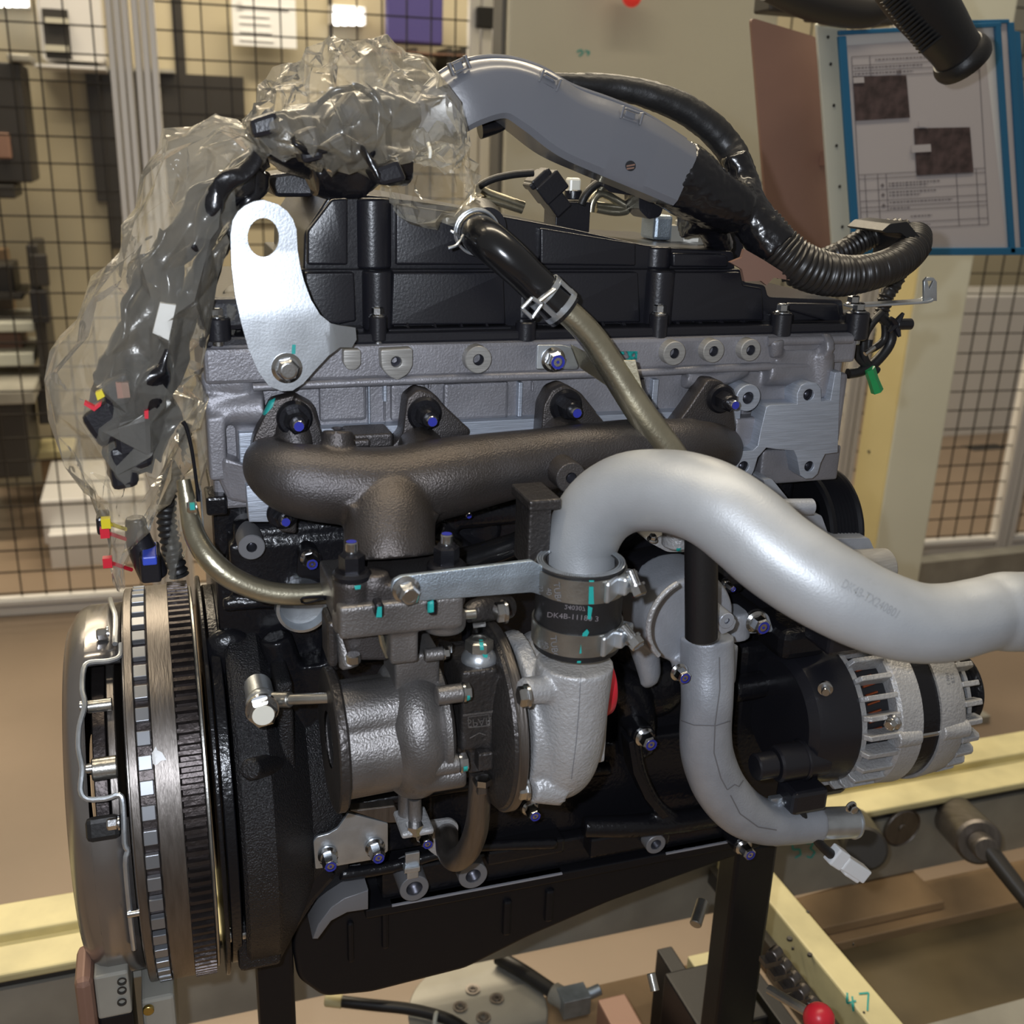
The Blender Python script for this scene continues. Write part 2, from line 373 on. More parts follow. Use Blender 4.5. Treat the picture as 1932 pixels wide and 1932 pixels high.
def _project(bm, bv, name, material, parent, off):
    bad = []
    for v in bm.verts:
        d = ray(v.co.x, v.co.y); L = d.length; h, n, i, t = bv.ray_cast(CP, d/L)
        if h is None: bad.append(v); continue
        if n.dot(d) > 0: n = -n
        v.co = h+n*off
    bmesh.ops.delete(bm, geom=bad, context='VERTS')
    if not bm.verts: bm.free(); return None
    c = sum((v.co for v in bm.verts), Vector())/len(bm.verts)
    for v in bm.verts: v.co -= c
    me = bpy.data.meshes.new(name); bm.to_mesh(me); bm.free(); me.materials.append(K[material]); me.shade_smooth()
    o = bpy.data.objects.new(name, me); link(o, c, parent); return o
def text_decal(target, s, x, y, size, ang, name, material, parent, off=.0004, sx=1.0, flip=False):
    cu = bpy.data.curves.new('t', 'FONT'); cu.body = s; cu.size = 1; cu.align_x = 'CENTER'; cu.align_y = 'CENTER'; cu.resolution_u = 3
    t = bpy.data.objects.new('tmp', cu); COL.objects.link(t); dg = bpy.context.evaluated_depsgraph_get(); dg.update()
    me = bpy.data.meshes.new_from_object(t.evaluated_get(dg)); bpy.data.objects.remove(t)
    bm = bmesh.new(); bm.from_mesh(me); ca, sa = math.cos(math.radians(ang)), math.sin(math.radians(ang))
    for v in bm.verts:
        X, Yv = v.co.x*size*sx, v.co.y*size*(-1 if flip else 1); v.co = (x+X*ca+Yv*sa, y+X*sa-Yv*ca, 0)
    return _project(bm, bvh_of(target), name, material, parent, off)
# ================================================================ THE HALL
def pbox(m, x0, y0, x1, y1, Y, th):     # box with its front on plane Y spanning two photo corners, th deep
    a, b = V(x0, y0, Y), V(x1, y1, Y); return m.bb((a.x, Y, a.z), (b.x, Y+th, b.z))
def quad(m, pts, Y, th): return m.prism([V(x, y, Y) for x, y in pts], Y_*th)
m = M(); m.bb((-6, -4, -.05), (9, 9, 0)); obj('floor', m, 'floor', smooth=0, kind='structure')
m = M(); m.bb((-6, 6.9, 0), (9, 7.0, 4.2)); obj('wall_back', m, 'cabinet', smooth=0, kind='structure')
# ---- safety fence
A0, A1 = Vector((-.532, 2.632, 0)), Vector((3.144, 2.352, 0)); fe = (A1-A0).normalized(); fn = Vector((fe.y, -fe.x, 0))
def VF(px, py, off=0):
    d = ray(px, py); o = A0+fn*off; return CP+d*((o-CP).dot(fn)/d.dot(fn))
def fs(px, py): return (VF(px, py)-A0).dot(fe)
fence = empty('safety_fence', A0, 'black wire mesh safety fence with aluminium posts behind the engine', 'fence')
FT = 2.35
def extr(m, s, wd, z0=0.0, z1=FT, dp=.05, off=0):
    c = A0+fe*s+fn*off; ax = (fe, fn, Z_)
    for k in (-1, 1): m.box(c+fe*(k*wd*.36)+Z_*(z0+z1)/2, (wd*.28, dp, z1-z0), ax)
    m.box(c+Z_*(z0+z1)/2, (wd*.30, dp*.8, z1-z0), ax)
for a, b, y in ((198, 240, 0), (247, 290, 0), (885, 949, 0), (1585, 1616, 800), (1900, 1932, 880)):
    s0, s1 = fs(a, y), fs(b, y); m = M(); extr(m, (s0+s1)/2, abs(s1-s0)); obj('post', m, 'fencealu', fence, smooth=0, bevel=.003)
post_mid = None
m = M(); s0, s1 = fs(895, 15), fs(938, 15); a, b = VF(893, 16), VF(938, 58)
m.box((a+b)/2-fn*-.045, (abs((b-a).dot(fe)), .03, abs(a.z-b.z)), (fe, fn, Z_)); obj('latch_block', m, 'inside', fence, smooth=0, bevel=.004)
for s0, s1 in ((-1.6, fs(198, 0)), (fs(290, 0), fs(885, 0)), (fs(949, 0), fs(1585, 800)), (fs(1616, 800), fs(1900, 880)), (fs(1932, 880), 6.0)):
    m = M(); c = A0+fe*((s0+s1)/2)
    for z in (.045,): m.box(c+Z_*z, (s1-s0, .05, .018), (fe, fn, Z_)); m.box(c+Z_*(z-.03), (s1-s0, .03, .03), (fe, fn, Z_)); m.box(c+Z_*(z-.055), (s1-s0, .05, .018), (fe, fn, Z_))
    obj('bottom_rail', m, 'fencealu', fence, smooth=0, bevel=.003)
PIT = .0715
for s0, s1, pit in ((-1.6, fs(198, 0), PIT), (fs(290, 0), fs(885, 0), PIT), (fs(949, 0), fs(1585, 800), PIT), (fs(1616, 800), fs(1900, 880), PIT), (fs(1932, 880), 6.0, PIT)):
    m = M(); k = math.ceil(s0/pit)
    while k*pit < s1:
        m.box(A0+fe*k*pit+Z_*(FT/2+.03), (.0042, .0042, FT-.06), (fe, fn, Z_)); k += 1
    for j in range(1, int(FT/pit)+1): m.box(A0+fe*(s0+s1)/2+fn*.004+Z_*(j*pit), (s1-s0, .0042, .0042), (fe, fn, Z_))
    obj('mesh_panel', m, 'wire', fence, smooth=0, kind='stuff')
# ---- machines and stores beyond the fence
enc = empty('machine_enclosure', (0.2, 4.0, 0), 'large cream machine enclosure seen through the fence at upper left', 'machine')
m = M(); pbox(m, -160, -260, 883, 1010, 4.0, .9); obj('body', m, 'cream', enc, smooth=0, bevel=.01)
m = M(); pbox(m, 160, 130, 470, 385, 3.97, .05); obj('window_opening', m, 'darkm', enc, smooth=0)
m = M(); pbox(m, 110, 120, 330, 138, 3.93, .06); obj('hood_bar', m, 'plate', enc, smooth=0)
m = M(); pbox(m, 205, 380, 235, 470, 3.96, .04); obj('handle_recess', m, 'darkm', enc, smooth=0)
m = M()
for x in (330, 620): pbox(m, x, -200, x+3, 160, 3.99, .02)
pbox(m, 300, 420, 880, 424, 3.99, .02); obj('panel_joint', m, 'darkm', enc, smooth=0)
c = empty('control_box', V(135, 120, 3.7), 'grey control box with dark vents in the top left corner behind the mesh', 'box')
m = M(); pbox(m, 62, -60, 200, 118, 3.7, .28); obj('case', m, 'fencealu', c, smooth=0, bevel=.01)
m = M(); pbox(m, 78, 15, 136, 112, 3.68, .03); obj('vent_panel', m, 'darkm', c, smooth=0)
for y in (32, 84):
    m = M(); pbox(m, 84, y, 130, y+14, 3.665, .02); obj('slat', m, 'cabinet', c, smooth=0)
m = M(); pbox(m, 62, 119, 200, 132, 3.66, .32); obj('shelf', m, 'fencealu', c, smooth=0)
def backthing(name, label, cat, parts, group=None):
    xs = parts[0]; e = empty(name, V((xs[1]+xs[3])/2, xs[4], xs[5]), label, cat, group)
    for nm, x0, y0, x1, y1, Y, th, mt in parts:
        m = M(); pbox(m, x0, y0, x1, y1, Y, th); obj(nm, m, mt, e, smooth=0, bevel=.006)
    return e
backthing('machine_column', 'tall black machine column at the left edge above the bag', 'machine', [('body', -120, 110, 62, 345, 3.5, .3, 'darkm'), ('foot', -120, 345, 30, 375, 3.5, .25, 'darkm'), ('head', 12, 100, 58, 118, 3.48, .2, 'plate'), ('guide', -10, 250, 22, 300, 3.47, .05, 'rust')])
backthing('tool_cabinet', 'dark cabinet with brown shelves behind the fence left of the bag', 'cabinet', [('body', 48, 462, 100, 730, 3.5, .3, 'darkm'), ('drawer_front', 54, 480, 94, 540, 3.48, .03, 'darkm'), ('drawer_front', 54, 548, 94, 610, 3.48, .03, 'inside')])
backthing('storage_shelf', 'low brown shelf unit with pale edges at the left edge behind the fence', 'shelf', [('back', -200, 470, 50, 790, 3.87, .1, 'tan'), ('shelf_board', -200, 556, 44, 566, 3.6, .3, 'darkm'), ('shelf_board', -200, 612, 66, 626, 3.55, .35, 'whitebar'), ('shelf_board', -200, 672, 66, 690, 3.55, .35, 'whitebar'), ('crate', -60, 500, 30, 555, 3.65, .2, 'darkm'), ('crate', -30, 630, 46, 672, 3.65, .2, 'rust'), ('side_panel', 66, 730, 110, 800, 3.6, .2, 'darkm')])
backthing('steel_cart', 'dark low cart on the floor behind the lower left fence', 'cart', [('body', -150, 760, 60, 900, 3.3, .4, 'darkm'), ('top', -150, 745, 66, 762, 3.28, .45, 'plate'), ('leg', 30, 900, 42, 1000, 3.3, .04, 'darkm')])
backthing('cardboard_box', 'tan box standing behind a white pallet beyond the fence', 'box', [('body', 75, 860, 135, 945, 3.72, .2, 'tan'), ('lid', 70, 852, 140, 864, 3.71, .22, 'rail')])
backthing('white_pallet', 'flat white pallet on the floor behind the lower left fence', 'pallet', [('deck', 75, 945, 330, 1010, 3.1, .5, 'fencealu'), ('board', 90, 1010, 300, 1090, 3.0, .1, 'fencealu'), ('foot', 20, 1090, 80, 1105, 3.0, .1, 'darkm')])
backthing('parts_bench', 'brown bench with dark boxes seen between bag and engine', 'bench', [('top', 300, 800, 420, 826, 3.62, .3, 'fencealu'), ('body', 310, 826, 440, 960, 3.65, .25, 'cream'), ('tray', 330, 760, 420, 800, 3.66, .2, 'darkm')])
sg = empty('wall_notice', V(500, 45, 3.95), 'white printed notice sheet hung on the enclosure behind the mesh', 'notice')
m = M(); pbox(m, 436, -10, 560, 92, 3.93, .01); obj('sheet', m, 'white', sg, smooth=0)
m = M()
for i, y in enumerate((12, 28, 42, 58, 74)): pbox(m, 452, y, 545-(i*37 % 40), y+4, 3.925, .004)
m.lathe(V(452, 8, 3.925), -Y_, [(0, .012), (.003, .012), (.003, .007), (0, .007)], 16); obj('print_line', m, 'fencealu', sg, smooth=0, kind='stuff')
m = M(); pbox(m, 730, -60, 836, 86, 3.85, .05); setp(obj('violet_panel', m, 'purple', smooth=0, bevel=.01), 'violet blue sign panel behind the mesh near the top centre', 'panel')
rk = empty('wire_rack', V(850, 150, 3.6), 'brown and white rack stack behind the mesh left of the middle post', 'rack')
for i, y in enumerate((60, 105, 150, 195)):
    m = M(); pbox(m, 700, y+35, 884, y+44, 3.79, .2); obj('shelf', m, 'fencealu' if i % 2 else 'rust', rk, smooth=0)
for x in (705, 780, 845, 872):
    m = M(); pbox(m, x, 90, x+7, 260, 3.8, .19); obj('upright', m, 'darkm', rk, smooth=0)
for (x0, x1, y0, y1, lb) in ((628, 686, 22, 46, 'bright strip lamp glowing behind the mesh above the bag'), (-10, 52, -4, 12, 'bright strip lamp glowing in the top left corner')):
    e = empty('strip_lamp', V(x0, y0, 3.9), lb, 'lamp'); m = M()
    for k in range(4):
        a, b = V(x0+(x1-x0)*k/4+3, (y0+y1)/2, 3.9), V(x0+(x1-x0)*(k+1)/4-3, (y0+y1)/2, 3.9); m = M(); m.box((a+b)/2, ((b-a).length, .02, rr(y1-y0, a))); obj('lamp_cell', m, 'lampw', e, smooth=0)
    m = M(); pbox(m, x0-4, y0-14, x1+4, y1+2, 3.925, .074); obj('housing', m, 'fencealu', e, smooth=0)
# ---- pale electrical cabinet right of the middle post
cb = empty('electrical_cabinet', (1.4, 2.15, 0), 'tall pale beige electrical cabinet behind the grey duct', 'cabinet')
a, b = V(955, 200, 2.15), V(1452, 200, 2.15)
m = M(); m.bb((a.x, 2.15, 0.0), (b.x, 2.29, 2.3)); obj('body', m, 'cabinet', cb, smooth=0, bevel=.008)
m = M(); m.bb((a.x-.012, 2.17, 0.0), (a.x-.002, 2.25, 2.3)); obj('edge_strip', m, 'fencealu_d', cb, smooth=0)
body = bpy.data.objects[[o.name for o in cb.children][0]]
def stroke(pts, w):
    out = []
    for i in range(len(pts)-1):
        (x0, y0), (x1, y1) = pts[i], pts[i+1]; L = math.hypot(x1-x0, y1-y0); nx, ny = -(y1-y0)/L*w/2, (x1-x0)/L*w/2
        out.append([(x0+nx, y0+ny), (x1+nx, y1+ny), (x1-nx, y1-ny), (x0-nx, y0-ny)])
    return out
decal(body, stroke([(1088, 98), (1096, 94), (1100, 100), (1092, 106)], 3)+stroke([(1103, 96), (1112, 98), (1108, 105)], 3), 'green_scribble', 'teal', cb, off=.002)
m = M(); q = V(1192, -6, 2.05); m.ball(q, .026); m.cyl(q+Z_*.02, q+Z_*.06, .03); setp(obj('signal_lamp', m, 'lampr'), 'small red signal lamp at the top edge of the cabinet', 'lamp')
# ---- pillar
pl = empty('steel_pillar', (2.0, 1.5, 0), 'cream painted square pillar with warm light coloured into its left side behind the engine at right', 'pillar')
a, b = V(1719, 600, 1.35), V(1819, 600, 1.35); yb = VX(1655, 600, a.x).y
m = M(); m.bb((a.x, 1.35, 0), (b.x, yb, 2.4)); o = obj('column', m, ['pillar', 'pillar_warmlit'], pl, smooth=0, bevel=.006)
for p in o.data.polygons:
    if p.normal.x < -.9: p.material_index = 1  # left face takes the ochre tone that stands in for warm light
m = M(); a = V(1750, 1100, 1.35); m.bb((a.x-.12, 1.25, 0), (a.x+.2, yb+.08, .02)); obj('base_plate', m, 'plate', pl, smooth=0)
m = M(); q = V(1635, 852, 1.6); m.ball(VX(1640, 852, V(1719, 600, 1.35).x)-X_*.001, .004); obj('screw', m, 'darkm', pl)
# ---- beyond the right fence
backthing('pale_cabinet', 'pale cabinet with dark screens behind the right fence', 'cabinet', [('body', 1780, 560, 1990, 990, 3.9, .4, 'fencealu'), ('screen', 1762, 870, 1800, 925, 3.6, .1, 'plate'), ('screen', 1838, 850, 1884, 950, 3.6, .1, 'darkm'), ('base', 1760, 940, 1960, 1010, 3.7, .2, 'darkm')])
m = M(); pbox(m, 1760, 240, 2100, 620, 4.6, .3); setp(obj('machine_wall_panel', m, 'cream', smooth=0), 'cream machine panel behind the mesh at the right edge', 'machine')
m = M(); pbox(m, 1380, -150, 1660, 300, 4.4, .3); setp(obj('machine_side_panel', m, 'cream', smooth=0), 'cream machine panel seen above the brown board', 'machine')
m = M(); pbox(m, 1705, 1066, 2020, 1112, 2.05, .06); setp(obj('floor_kerb', m, 'plate', smooth=0), 'grey kerb plate under the right fence rail', 'kerb')
# ---- instruction board
YB = .62
st = empty('document_holder', V(1700, 480, YB), 'blue framed instruction sheet holder with white punched bar at upper right', 'document holder')
m = M(); quad(m, [(1541, 46), (1552, 36), (1598, 44), (1624, 478), (1572, 476)], YB+.012, .006); o = obj('punched_bar', m, 'whitebar', st, smooth=0, bevel=.001)
m = M()
for x, y in ((1562, 70), (1567, 121), (1573, 199), (1578, 275), (1584, 352), (1589, 428)):
    q = V(x, y, YB+.0118); m.cyl(q, q-Y_*.0008, rr(3.2, q), seg=12)
obj('punch_hole', m, 'darkm', st, kind='stuff')
m = M(); quad(m, [(1553, 30), (1643, 42), (1640, 52), (1560, 47)], YB-.01, .02); obj('top_clip', m, 'whitebar', st, smooth=0, bevel=.002)
m = M(); quad(m, [(1583, 60), (1880, 45), (1912, 475), (1613, 470)], YB, .002); sleeve = obj('sleeve', m, 'fencealu', st, smooth=0)
m = M(); quad(m, [(1594, 86), (1855, 68), (1900, 468), (1622, 470)], YB-.0015, .001); sheet = obj('sheet', m, 'paper', st, smooth=0)
def bar(name, a, b, w, Y, mt, th=.006, parent=None):
    (x0, y0), (x1, y1) = a, b; L = math.hypot(x1-x0, y1-y0); nx, ny = -(y1-y0)/L*w/2, (x1-x0)/L*w/2
    m = M(); quad(m, [(x0+nx, y0+ny), (x1+nx, y1+ny), (x1-nx, y1-ny), (x0-nx, y0-ny)], Y, th); return obj(name, m, mt, parent or st, smooth=0, bevel=.001)
bar('frame_bar', (1590, 68), (1618, 480), 14, YB-.006, 'bluef'); bar('frame_bar', (1584, 62), (1890, 46), 9, YB-.006, 'bluef')
bar('frame_bar', (1884, 48), (1912, 478), 10, YB-.006, 'bluef'); bar('frame_bar', (1612, 476), (1990, 474), 14, YB-.006, 'bluef')
m = M(); quad(m, [(1820, 40), (1905, 40), (1932, 480), (1850, 480)], YB+.006, .003); obj('rear_sleeve', m, 'paper', st, smooth=0)
bar('frame_bar', (1822, 42), (1905, 40), 8, YB+.003, 'bluef'); bar('frame_bar', (1908, 42), (1934, 470), 12, YB+.003, 'bluef')
m = M(); quad(m, [(1905, 56), (1925, 60), (1950, 478), (1930, 478)], YB+.02, .003); obj('rear_sleeve', m, 'bluef', st, smooth=0)
# print: title rows, two photographs, table
def sk(x, y): return (x+(y-100)*.058, y-(x-1610)*.055)
P_ = []
def hl(x0, x1, y, w=1.3): P_.append([sk(x0, y-w/2), sk(x1, y-w/2), sk(x1, y+w/2), sk(x0, y+w/2)])
def vl(x, y0, y1, w=1.3): P_.append([sk(x-w/2, y0), sk(x+w/2, y0), sk(x+w/2, y1), sk(x-w/2, y1)])
for y in (107, 124, 135, 146, 330, 338, 360, 380, 392, 400, 424, 436): hl(1606, 1845, y)
for x, y0, y1 in ((1606, 107, 436), (1845, 107, 436), (1640, 107, 146), (1618, 330, 436), (1642, 330, 424), (1658, 330, 400), (1790, 330, 436), (1828, 330, 436)): vl(x, y0, y1)
for y, x0, x1 in ((115, 1650, 1800), (129, 1610, 1740), (140, 1610, 1720), (349, 1662, 1760), (354, 1662, 1735), (366, 1662, 1750), (372, 1662, 1720), (385, 1662, 1780), (396, 1662, 1700), (413, 1700, 1740), (430, 1650, 1735)):
    x = x0; k = 0
    while x < x1: wq = 3+(k*7 % 4); hl(x, min(x+wq, x1), y, 2.6); x += wq+2; k += 1
for y in (352, 370, 390): P_.append([sk(1646, y), sk(1650, y-4), sk(1654, y), sk(1650, y+4)])
P_.append([sk(1688, 138), sk(1697, 136), sk(1698, 144), sk(1689, 144)])
o = decal(sheet, P_, 'print', 'ink', sheet, off=.0006, maxlen=40); o['kind'] = 'stuff'
for x0, y0, x1, y1 in ((1610, 150, 1710, 232), (1725, 248, 1830, 335)):
    m = M(); quad(m, [(x0, y0-6), (x1, y0-8), (x1+7, y1-10), (x0+5, y1-4)], YB-.003, .001); obj('photo_print', m, 'photo', sheet, smooth=0)
m = M(); quad(m, [(1720, 274), (1756, 272), (1757, 286), (1721, 288)], YB-.0042, .001); quad(m, [(1610, 146), (1630, 145), (1631, 156), (1611, 157)], YB-.0042, .001); quad(m, [(1734, 229), (1748, 228), (1749, 239), (1735, 240)], YB-.0042, .001)
obj('photo_tag', m, 'paper', sheet, smooth=0, kind='stuff')
m = M(); quad(m, rnd([(1417, 33), (1541, 70), (1590, 500), (1452, 470)], 10), YB+.05, .006); setp(obj('brown_board', m, 'brown', smooth=0), 'flat red-brown board standing beside the document holder', 'board')
m = M(); a_ = V(1750, 300, YB+.03); m.cyl(a_-Y_*.02, a_+Y_*.03, .03); m.tube([(a_, .009), (a_+Vector((.03, .2, 0)), .009), (Vector((V(1760, 600, 1.35).x, 1.352, a_.z)), .009)], seg=12, n=4); obj('support_arm', m, 'darkm', st)
m = M(); q = V(1578, 300, YB+.02); m.bb((q.x-.008, YB+.019, q.z-.01), (q.x+.008, YB+.055, q.z+.01)); obj('board_hinge', m, 'brown', st, smooth=0)
# ---- hanging tool at the top
tl = empty('hanging_grip_tool', V(1740, 20, .28), 'black ribbed tool grip hanging in from the top right', 'tool')
m = M(); m.tube([T(1660, -120, .28, 60), T(1715, -30, .28, 62), T(1765, 40, .28, 54), T(1802, 92, .28, 46), T(1816, 112, .28, 50), T(1822, 124, .28, 47)], seg=26, n=8); obj('grip', m, 'rubber', tl)
for k in range(15):
    t = k/14; x, y = 1712+72*t, -28+92*t; q = V(x-14, y+8, .28-.021); d = (V(x+40, y-36, .262)-V(x-46, y+32, .262))
    m = M(); m.box(q, (d.length*.8, .006, .0028), (d.normalized(), -Y_, d.normalized().cross(Y_))); obj('rib', m, 'rubber', tl, smooth=0, bevel=.0008)
m = M(); m.tube([T(1806, 98, .28, 49), T(1811, 105, .28, 54), T(1817, 114, .28, 55), T(1822, 122, .28, 51)], seg=26, n=2); obj('end_cap', m, 'rubber', tl)
m = M(); m.tube([T(1450, -30, .5, 30), T(1540, 5, .5, 34), T(1640, 20, .5, 30), T(1700, -30, .5, 34)], seg=16, n=6); obj('support_arm', m, 'darkm', tl)
m = M(); pbox(m, 1460, -60, 1560, 30, .8, .05); pbox(m, 1560, -60, 1690, 48, .72, .05); obj('carrier', m, 'darkm', tl, smooth=0, bevel=.004)
# ================================================================ CONVEYOR AND STAND
cv = empty('conveyor_rail', (0.6, .45, .36), 'long cream painted conveyor rail with grey side plate behind the flywheel and alternator', 'conveyor')
m = M(); m.bb((-1.6, .455, .47), (3.2, .515, .505)); m.bb((-1.6, .435, .47), (3.2, .46, .492)); m.bb((-1.6, .387, .488), (3.2, .44, .50)); obj('rail_profile', m, 'rail', cv, smooth=0, bevel=.003)
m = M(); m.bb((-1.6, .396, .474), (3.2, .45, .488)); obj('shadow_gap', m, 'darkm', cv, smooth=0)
z0 = .366; m = M(); m.bb((-1.6, .390, z0), (3.2, .405, .475)); sp = obj('side_plate', m, 'plate', cv, smooth=0)
m = M(); c = V(1700, 1560, .389); m.cyl(c, c-Y_*.004, rr(40, c), seg=36); m.cyl(c-Y_*.003, c-Y_*.006, rr(9, c)); obj('round_cover', m, 'darksteel', cv)
m = M(); a = V(1610, 1560, .389); b = VD(1634, 1602, dep(a)-.16); m.cyl(a, b, .030, seg=32); obj('roller', m, 'darkm', cv)
m = M(); a = V(1800, 1540, .389); b = VD(1848, 1590, dep(a)-.13); m.cyl(a, b, .034, seg=32); m.cyl(b, b+(b-a)*.25, .018); obj('roller', m, 'darksteel', cv)
m = M(); m.tube([(VD(1862, 1600, dep(b)-.02), .014), (VD(1932, 1690, dep(b)-.06), .012), (VD(1990, 1760, dep(b)-.09), .012)], seg=16, n=4); obj('guide_rod', m, 'darkm', cv)
for x, s in ((1505, '53'), (1600, '47')):
    pass
def digits(s, x, y, h, sl=0.0, gap=None):
    G = {'5': [[(1, 0), (0, .1), (.1, .5), (.8, .45), (.9, .8), (.3, 1)]], '3': [[(0, .1), (.8, 0), (.4, .4), (.9, .65), (.5, 1), (0, .9)]], '4': [[(.2, 0), (.1, .55), (.9, .45)], [(.6, .2), (.55, 1)]], '7': [[(0, .05), (.9, .0), (.5, 1)]]}
    out = []
    for i, ch in enumerate(s):
        for L in G[ch]: out += stroke([(x+i*(gap or h*.9)+(u+v*sl)*h*.6, y+v*h) for u, v in L], h*.10)
    return out
decal(sp, digits('53', 1494, 1588, 30), 'chalk_number', 'teal', cv, off=.001)
cr_ = empty('cross_rail', (.735, 0.1, .40), 'cream painted cross rail with green number at lower right', 'conveyor')
xa, xb = VZ(1449, 1699, .5).x, VZ(1507, 1699, .5).x
m = M(); m.bb((xa, -.35, .42), (xb, .385, .5)); crb = obj('beam', m, 'rail', cr_, smooth=0, bevel=.003)
m = M(); m.bb((xa-.012, -.35, .43), (xa, .385, .455)); obj('side_strip', m, 'darkm', cr_, smooth=0)
m = M()
for x, y, r in ((1490, 1770, 7), (1528, 1800, 6), (1496, 1788, 3), (1524, 1720, 4), (1630, 1910, 3), (1610, 1780, 2)): q = VZ(x, y, .5005); m.cyl(q-Z_*.003, q+Z_*.0006, rr(r, q)*.8, seg=14)
obj('screw_hole', m, 'darkm', cr_, kind='stuff')
decal(crb, digits('47', 1594, 1874, 34, .3, 26), 'chalk_number', 'teal', cr_, off=.001)
tr = empty('oily_tray', (1.4, .1, .33), 'brown oily steel tray right of the cross rail', 'tray')
yf = VZ(1700, 1752, .345).y
m = M(); m.bb((xb+.01, -.5, .315), (3.0, yf, .33)); obj('base', m, 'darkfloor', tr, smooth=0)
m = M(); m.bb((xb+.01, yf, .315), (3.0, .386, .345)); obj('ledge', m, 'tan', tr, smooth=0, bevel=.002)
pz = .362; pp = [VZ(x, y, pz) for x, y in ((1500, 1694), (1715, 1634), (1783, 1700), (1548, 1752))]
m = M(); m.prism([p-Z_*.016 for p in pp], Z_*.016); setp(obj('tan_plate', m, 'tan', smooth=0, bevel=.002), 'tan steel plate lying on the ledge below the white connector', 'plate')
m = M(); q = VZ(1650, 1668, pz); m.box(q+Z_*.006, (.012, .13, .012), ((pp[1]-pp[0]).normalized(), Y_, Z_)); m2 = M(); q2 = VZ(1640, 1652, pz); m2.box(q2+Z_*.005, (.08, .02, .010), ((pp[1]-pp[0]).normalized(), (pp[3]-pp[0]).normalized(), Z_)); setp(obj('steel_strip', m2, 'plate', smooth=0, bevel=.001), 'short grey strip lying on the tan plate', 'strip')
m = M(); q = VZ(1900, 1890, .345); m.bb((q.x-.35, q.y-.3, .33), (3.0, q.y, .345)); setp(obj('tray_divider', m, 'plate', smooth=0, bevel=.003), 'grey strip crossing the tray at the lower right corner', 'plate')
# pallet plate under the engine
pt = empty('engine_pallet', (.2, 0, .28), 'tan steel pallet plate under the engine with a bolted disc', 'pallet')
m = M(); m.bb((-.16, -.5, .26), (xa-.03, .37, .30)); obj('plate', m, 'tan', pt, smooth=0, bevel=.003)
c = VZ(902, 1910, .30); m = M(); m.cyl(c, c+Z_*.006, .098, seg=48, ch=.02); dsk = obj('round_plate', m, 'plate', pt)
for x, y in ((892, 1867), (937, 1884), (868, 1900), (912, 1920)):
    q = VZ(x, y, .307); m = M(); m.lathe(q, Z_, [(0, .0105), (.001, .0105), (.001, .007), (-.001, .006), (-.001, 0)], 20); m.torus(q+Z_*.001, Z_, .0045, .0012, 16, 6); obj('socket_screw', m, 'darksteel', dsk)
# support posts
for x0, x1, y, zt, nm, lb in ((482, 554, 1800, .74, 'support_post', 'black square post under the flywheel housing'), (1380, 1455, 1700, .83, 'support_post', 'black square post carrying the right end of the engine')):
    a, b = V(x0, y, .03), V(x1, y, .03); zt = V(x0, 1590, .03).z-.01 if x0 > 1000 else V(x0, 1770, .03).z+.02
    m = M(); m.bb((a.x, .03, .31), (b.x, .03+.7*(b.x-a.x), zt)); e = empty(nm, (a.x, .05, .30), lb, 'post'); obj('tube', m, 'pan', e, smooth=0, bevel=.004)
    m = M(); m.bb((a.x-.012, .02, .30), (b.x+.012, .05+.7*(b.x-a.x), .312)); obj('foot_plate', m, 'pan', e, smooth=0, bevel=.002)
# clamp carriage between the pan and the right post
cg = empty('clamp_carriage', VZ(1250, 1800, .31), 'black clamp carriage with a cream slide bar left of the right post', 'clamp')
a, b = VZ(1185, 1705, .46), VZ(1300, 1690, .46)
m = M(); m.bb((a.x, -.18, .40), (a.x+.022, .25, .46)); m.bb((b.x, -.18, .40), (b.x+.02, .25, .46)); m.bb((a.x, -.18, .31), (b.x+.02, .25, .405)); obj('channel', m, 'pan', cg, smooth=0, bevel=.002)
m = M(); m.bb(((a.x+b.x)/2-.004, -.12, .405), ((a.x+b.x)/2+.030, .24, .447)); obj('slide_bar', m, 'rail', cg, smooth=0, bevel=.002)
q = VZ(1300, 1830, .47); m = M(); m.bb((q.x-.035, q.y-.10, .31), (q.x+.055, q.y, .475)); obj('block', m, 'pan', cg, smooth=0, bevel=.003)
m = M(); q = VZ(1165, 1900, .40); m.bb((q.x-.02, q.y-.06, .30), (q.x+.02, q.y+.02, .40)); obj('foot', m, 'rust', cg, smooth=0, bevel=.003)
m = M(); m.cyl(V(1312, 1745, .0), V(1326, 1700, .02), .006); m.cyl(V(1236, 1870, -.1), V(1228, 1836, -.09), .004); obj('pin', m, 'steel', cg, kind='stuff')
# red knob lever
lv = empty('clamp_lever', VZ(1545, 1950, .42), 'steel lever with a red ball knob at the bottom edge', 'lever')
a = VD(1545, 1922, .98); m = M(); m.ball(a, rr(30, a)); obj('knob', m, 'red', lv)
m = M(); m.tube([(a, .005), (VD(1450, 1866, 1.02), .0045)], seg=10); obj('rod', m, 'steel', lv)
m = M(); m.tube([(a, .010), (VD(1548, 1990, .97), .012)], seg=10); obj('stem', m, 'darkm', lv)
m = M(); 
lk = empty('link_chain', VD(1450, 1790, 1.1), 'row of dark steel links beside the cross rail', 'chain')
for i in range(6):
    q = VD(1455+i*17, 1806+i*24, 1.08); m = M(); m.cyl(q, q+Vector((.012, .006, 0)), .007, seg=14); m.box(q+Z_*-.004, (.02, .012, .006)); obj('link', m, 'darksteel', lk)
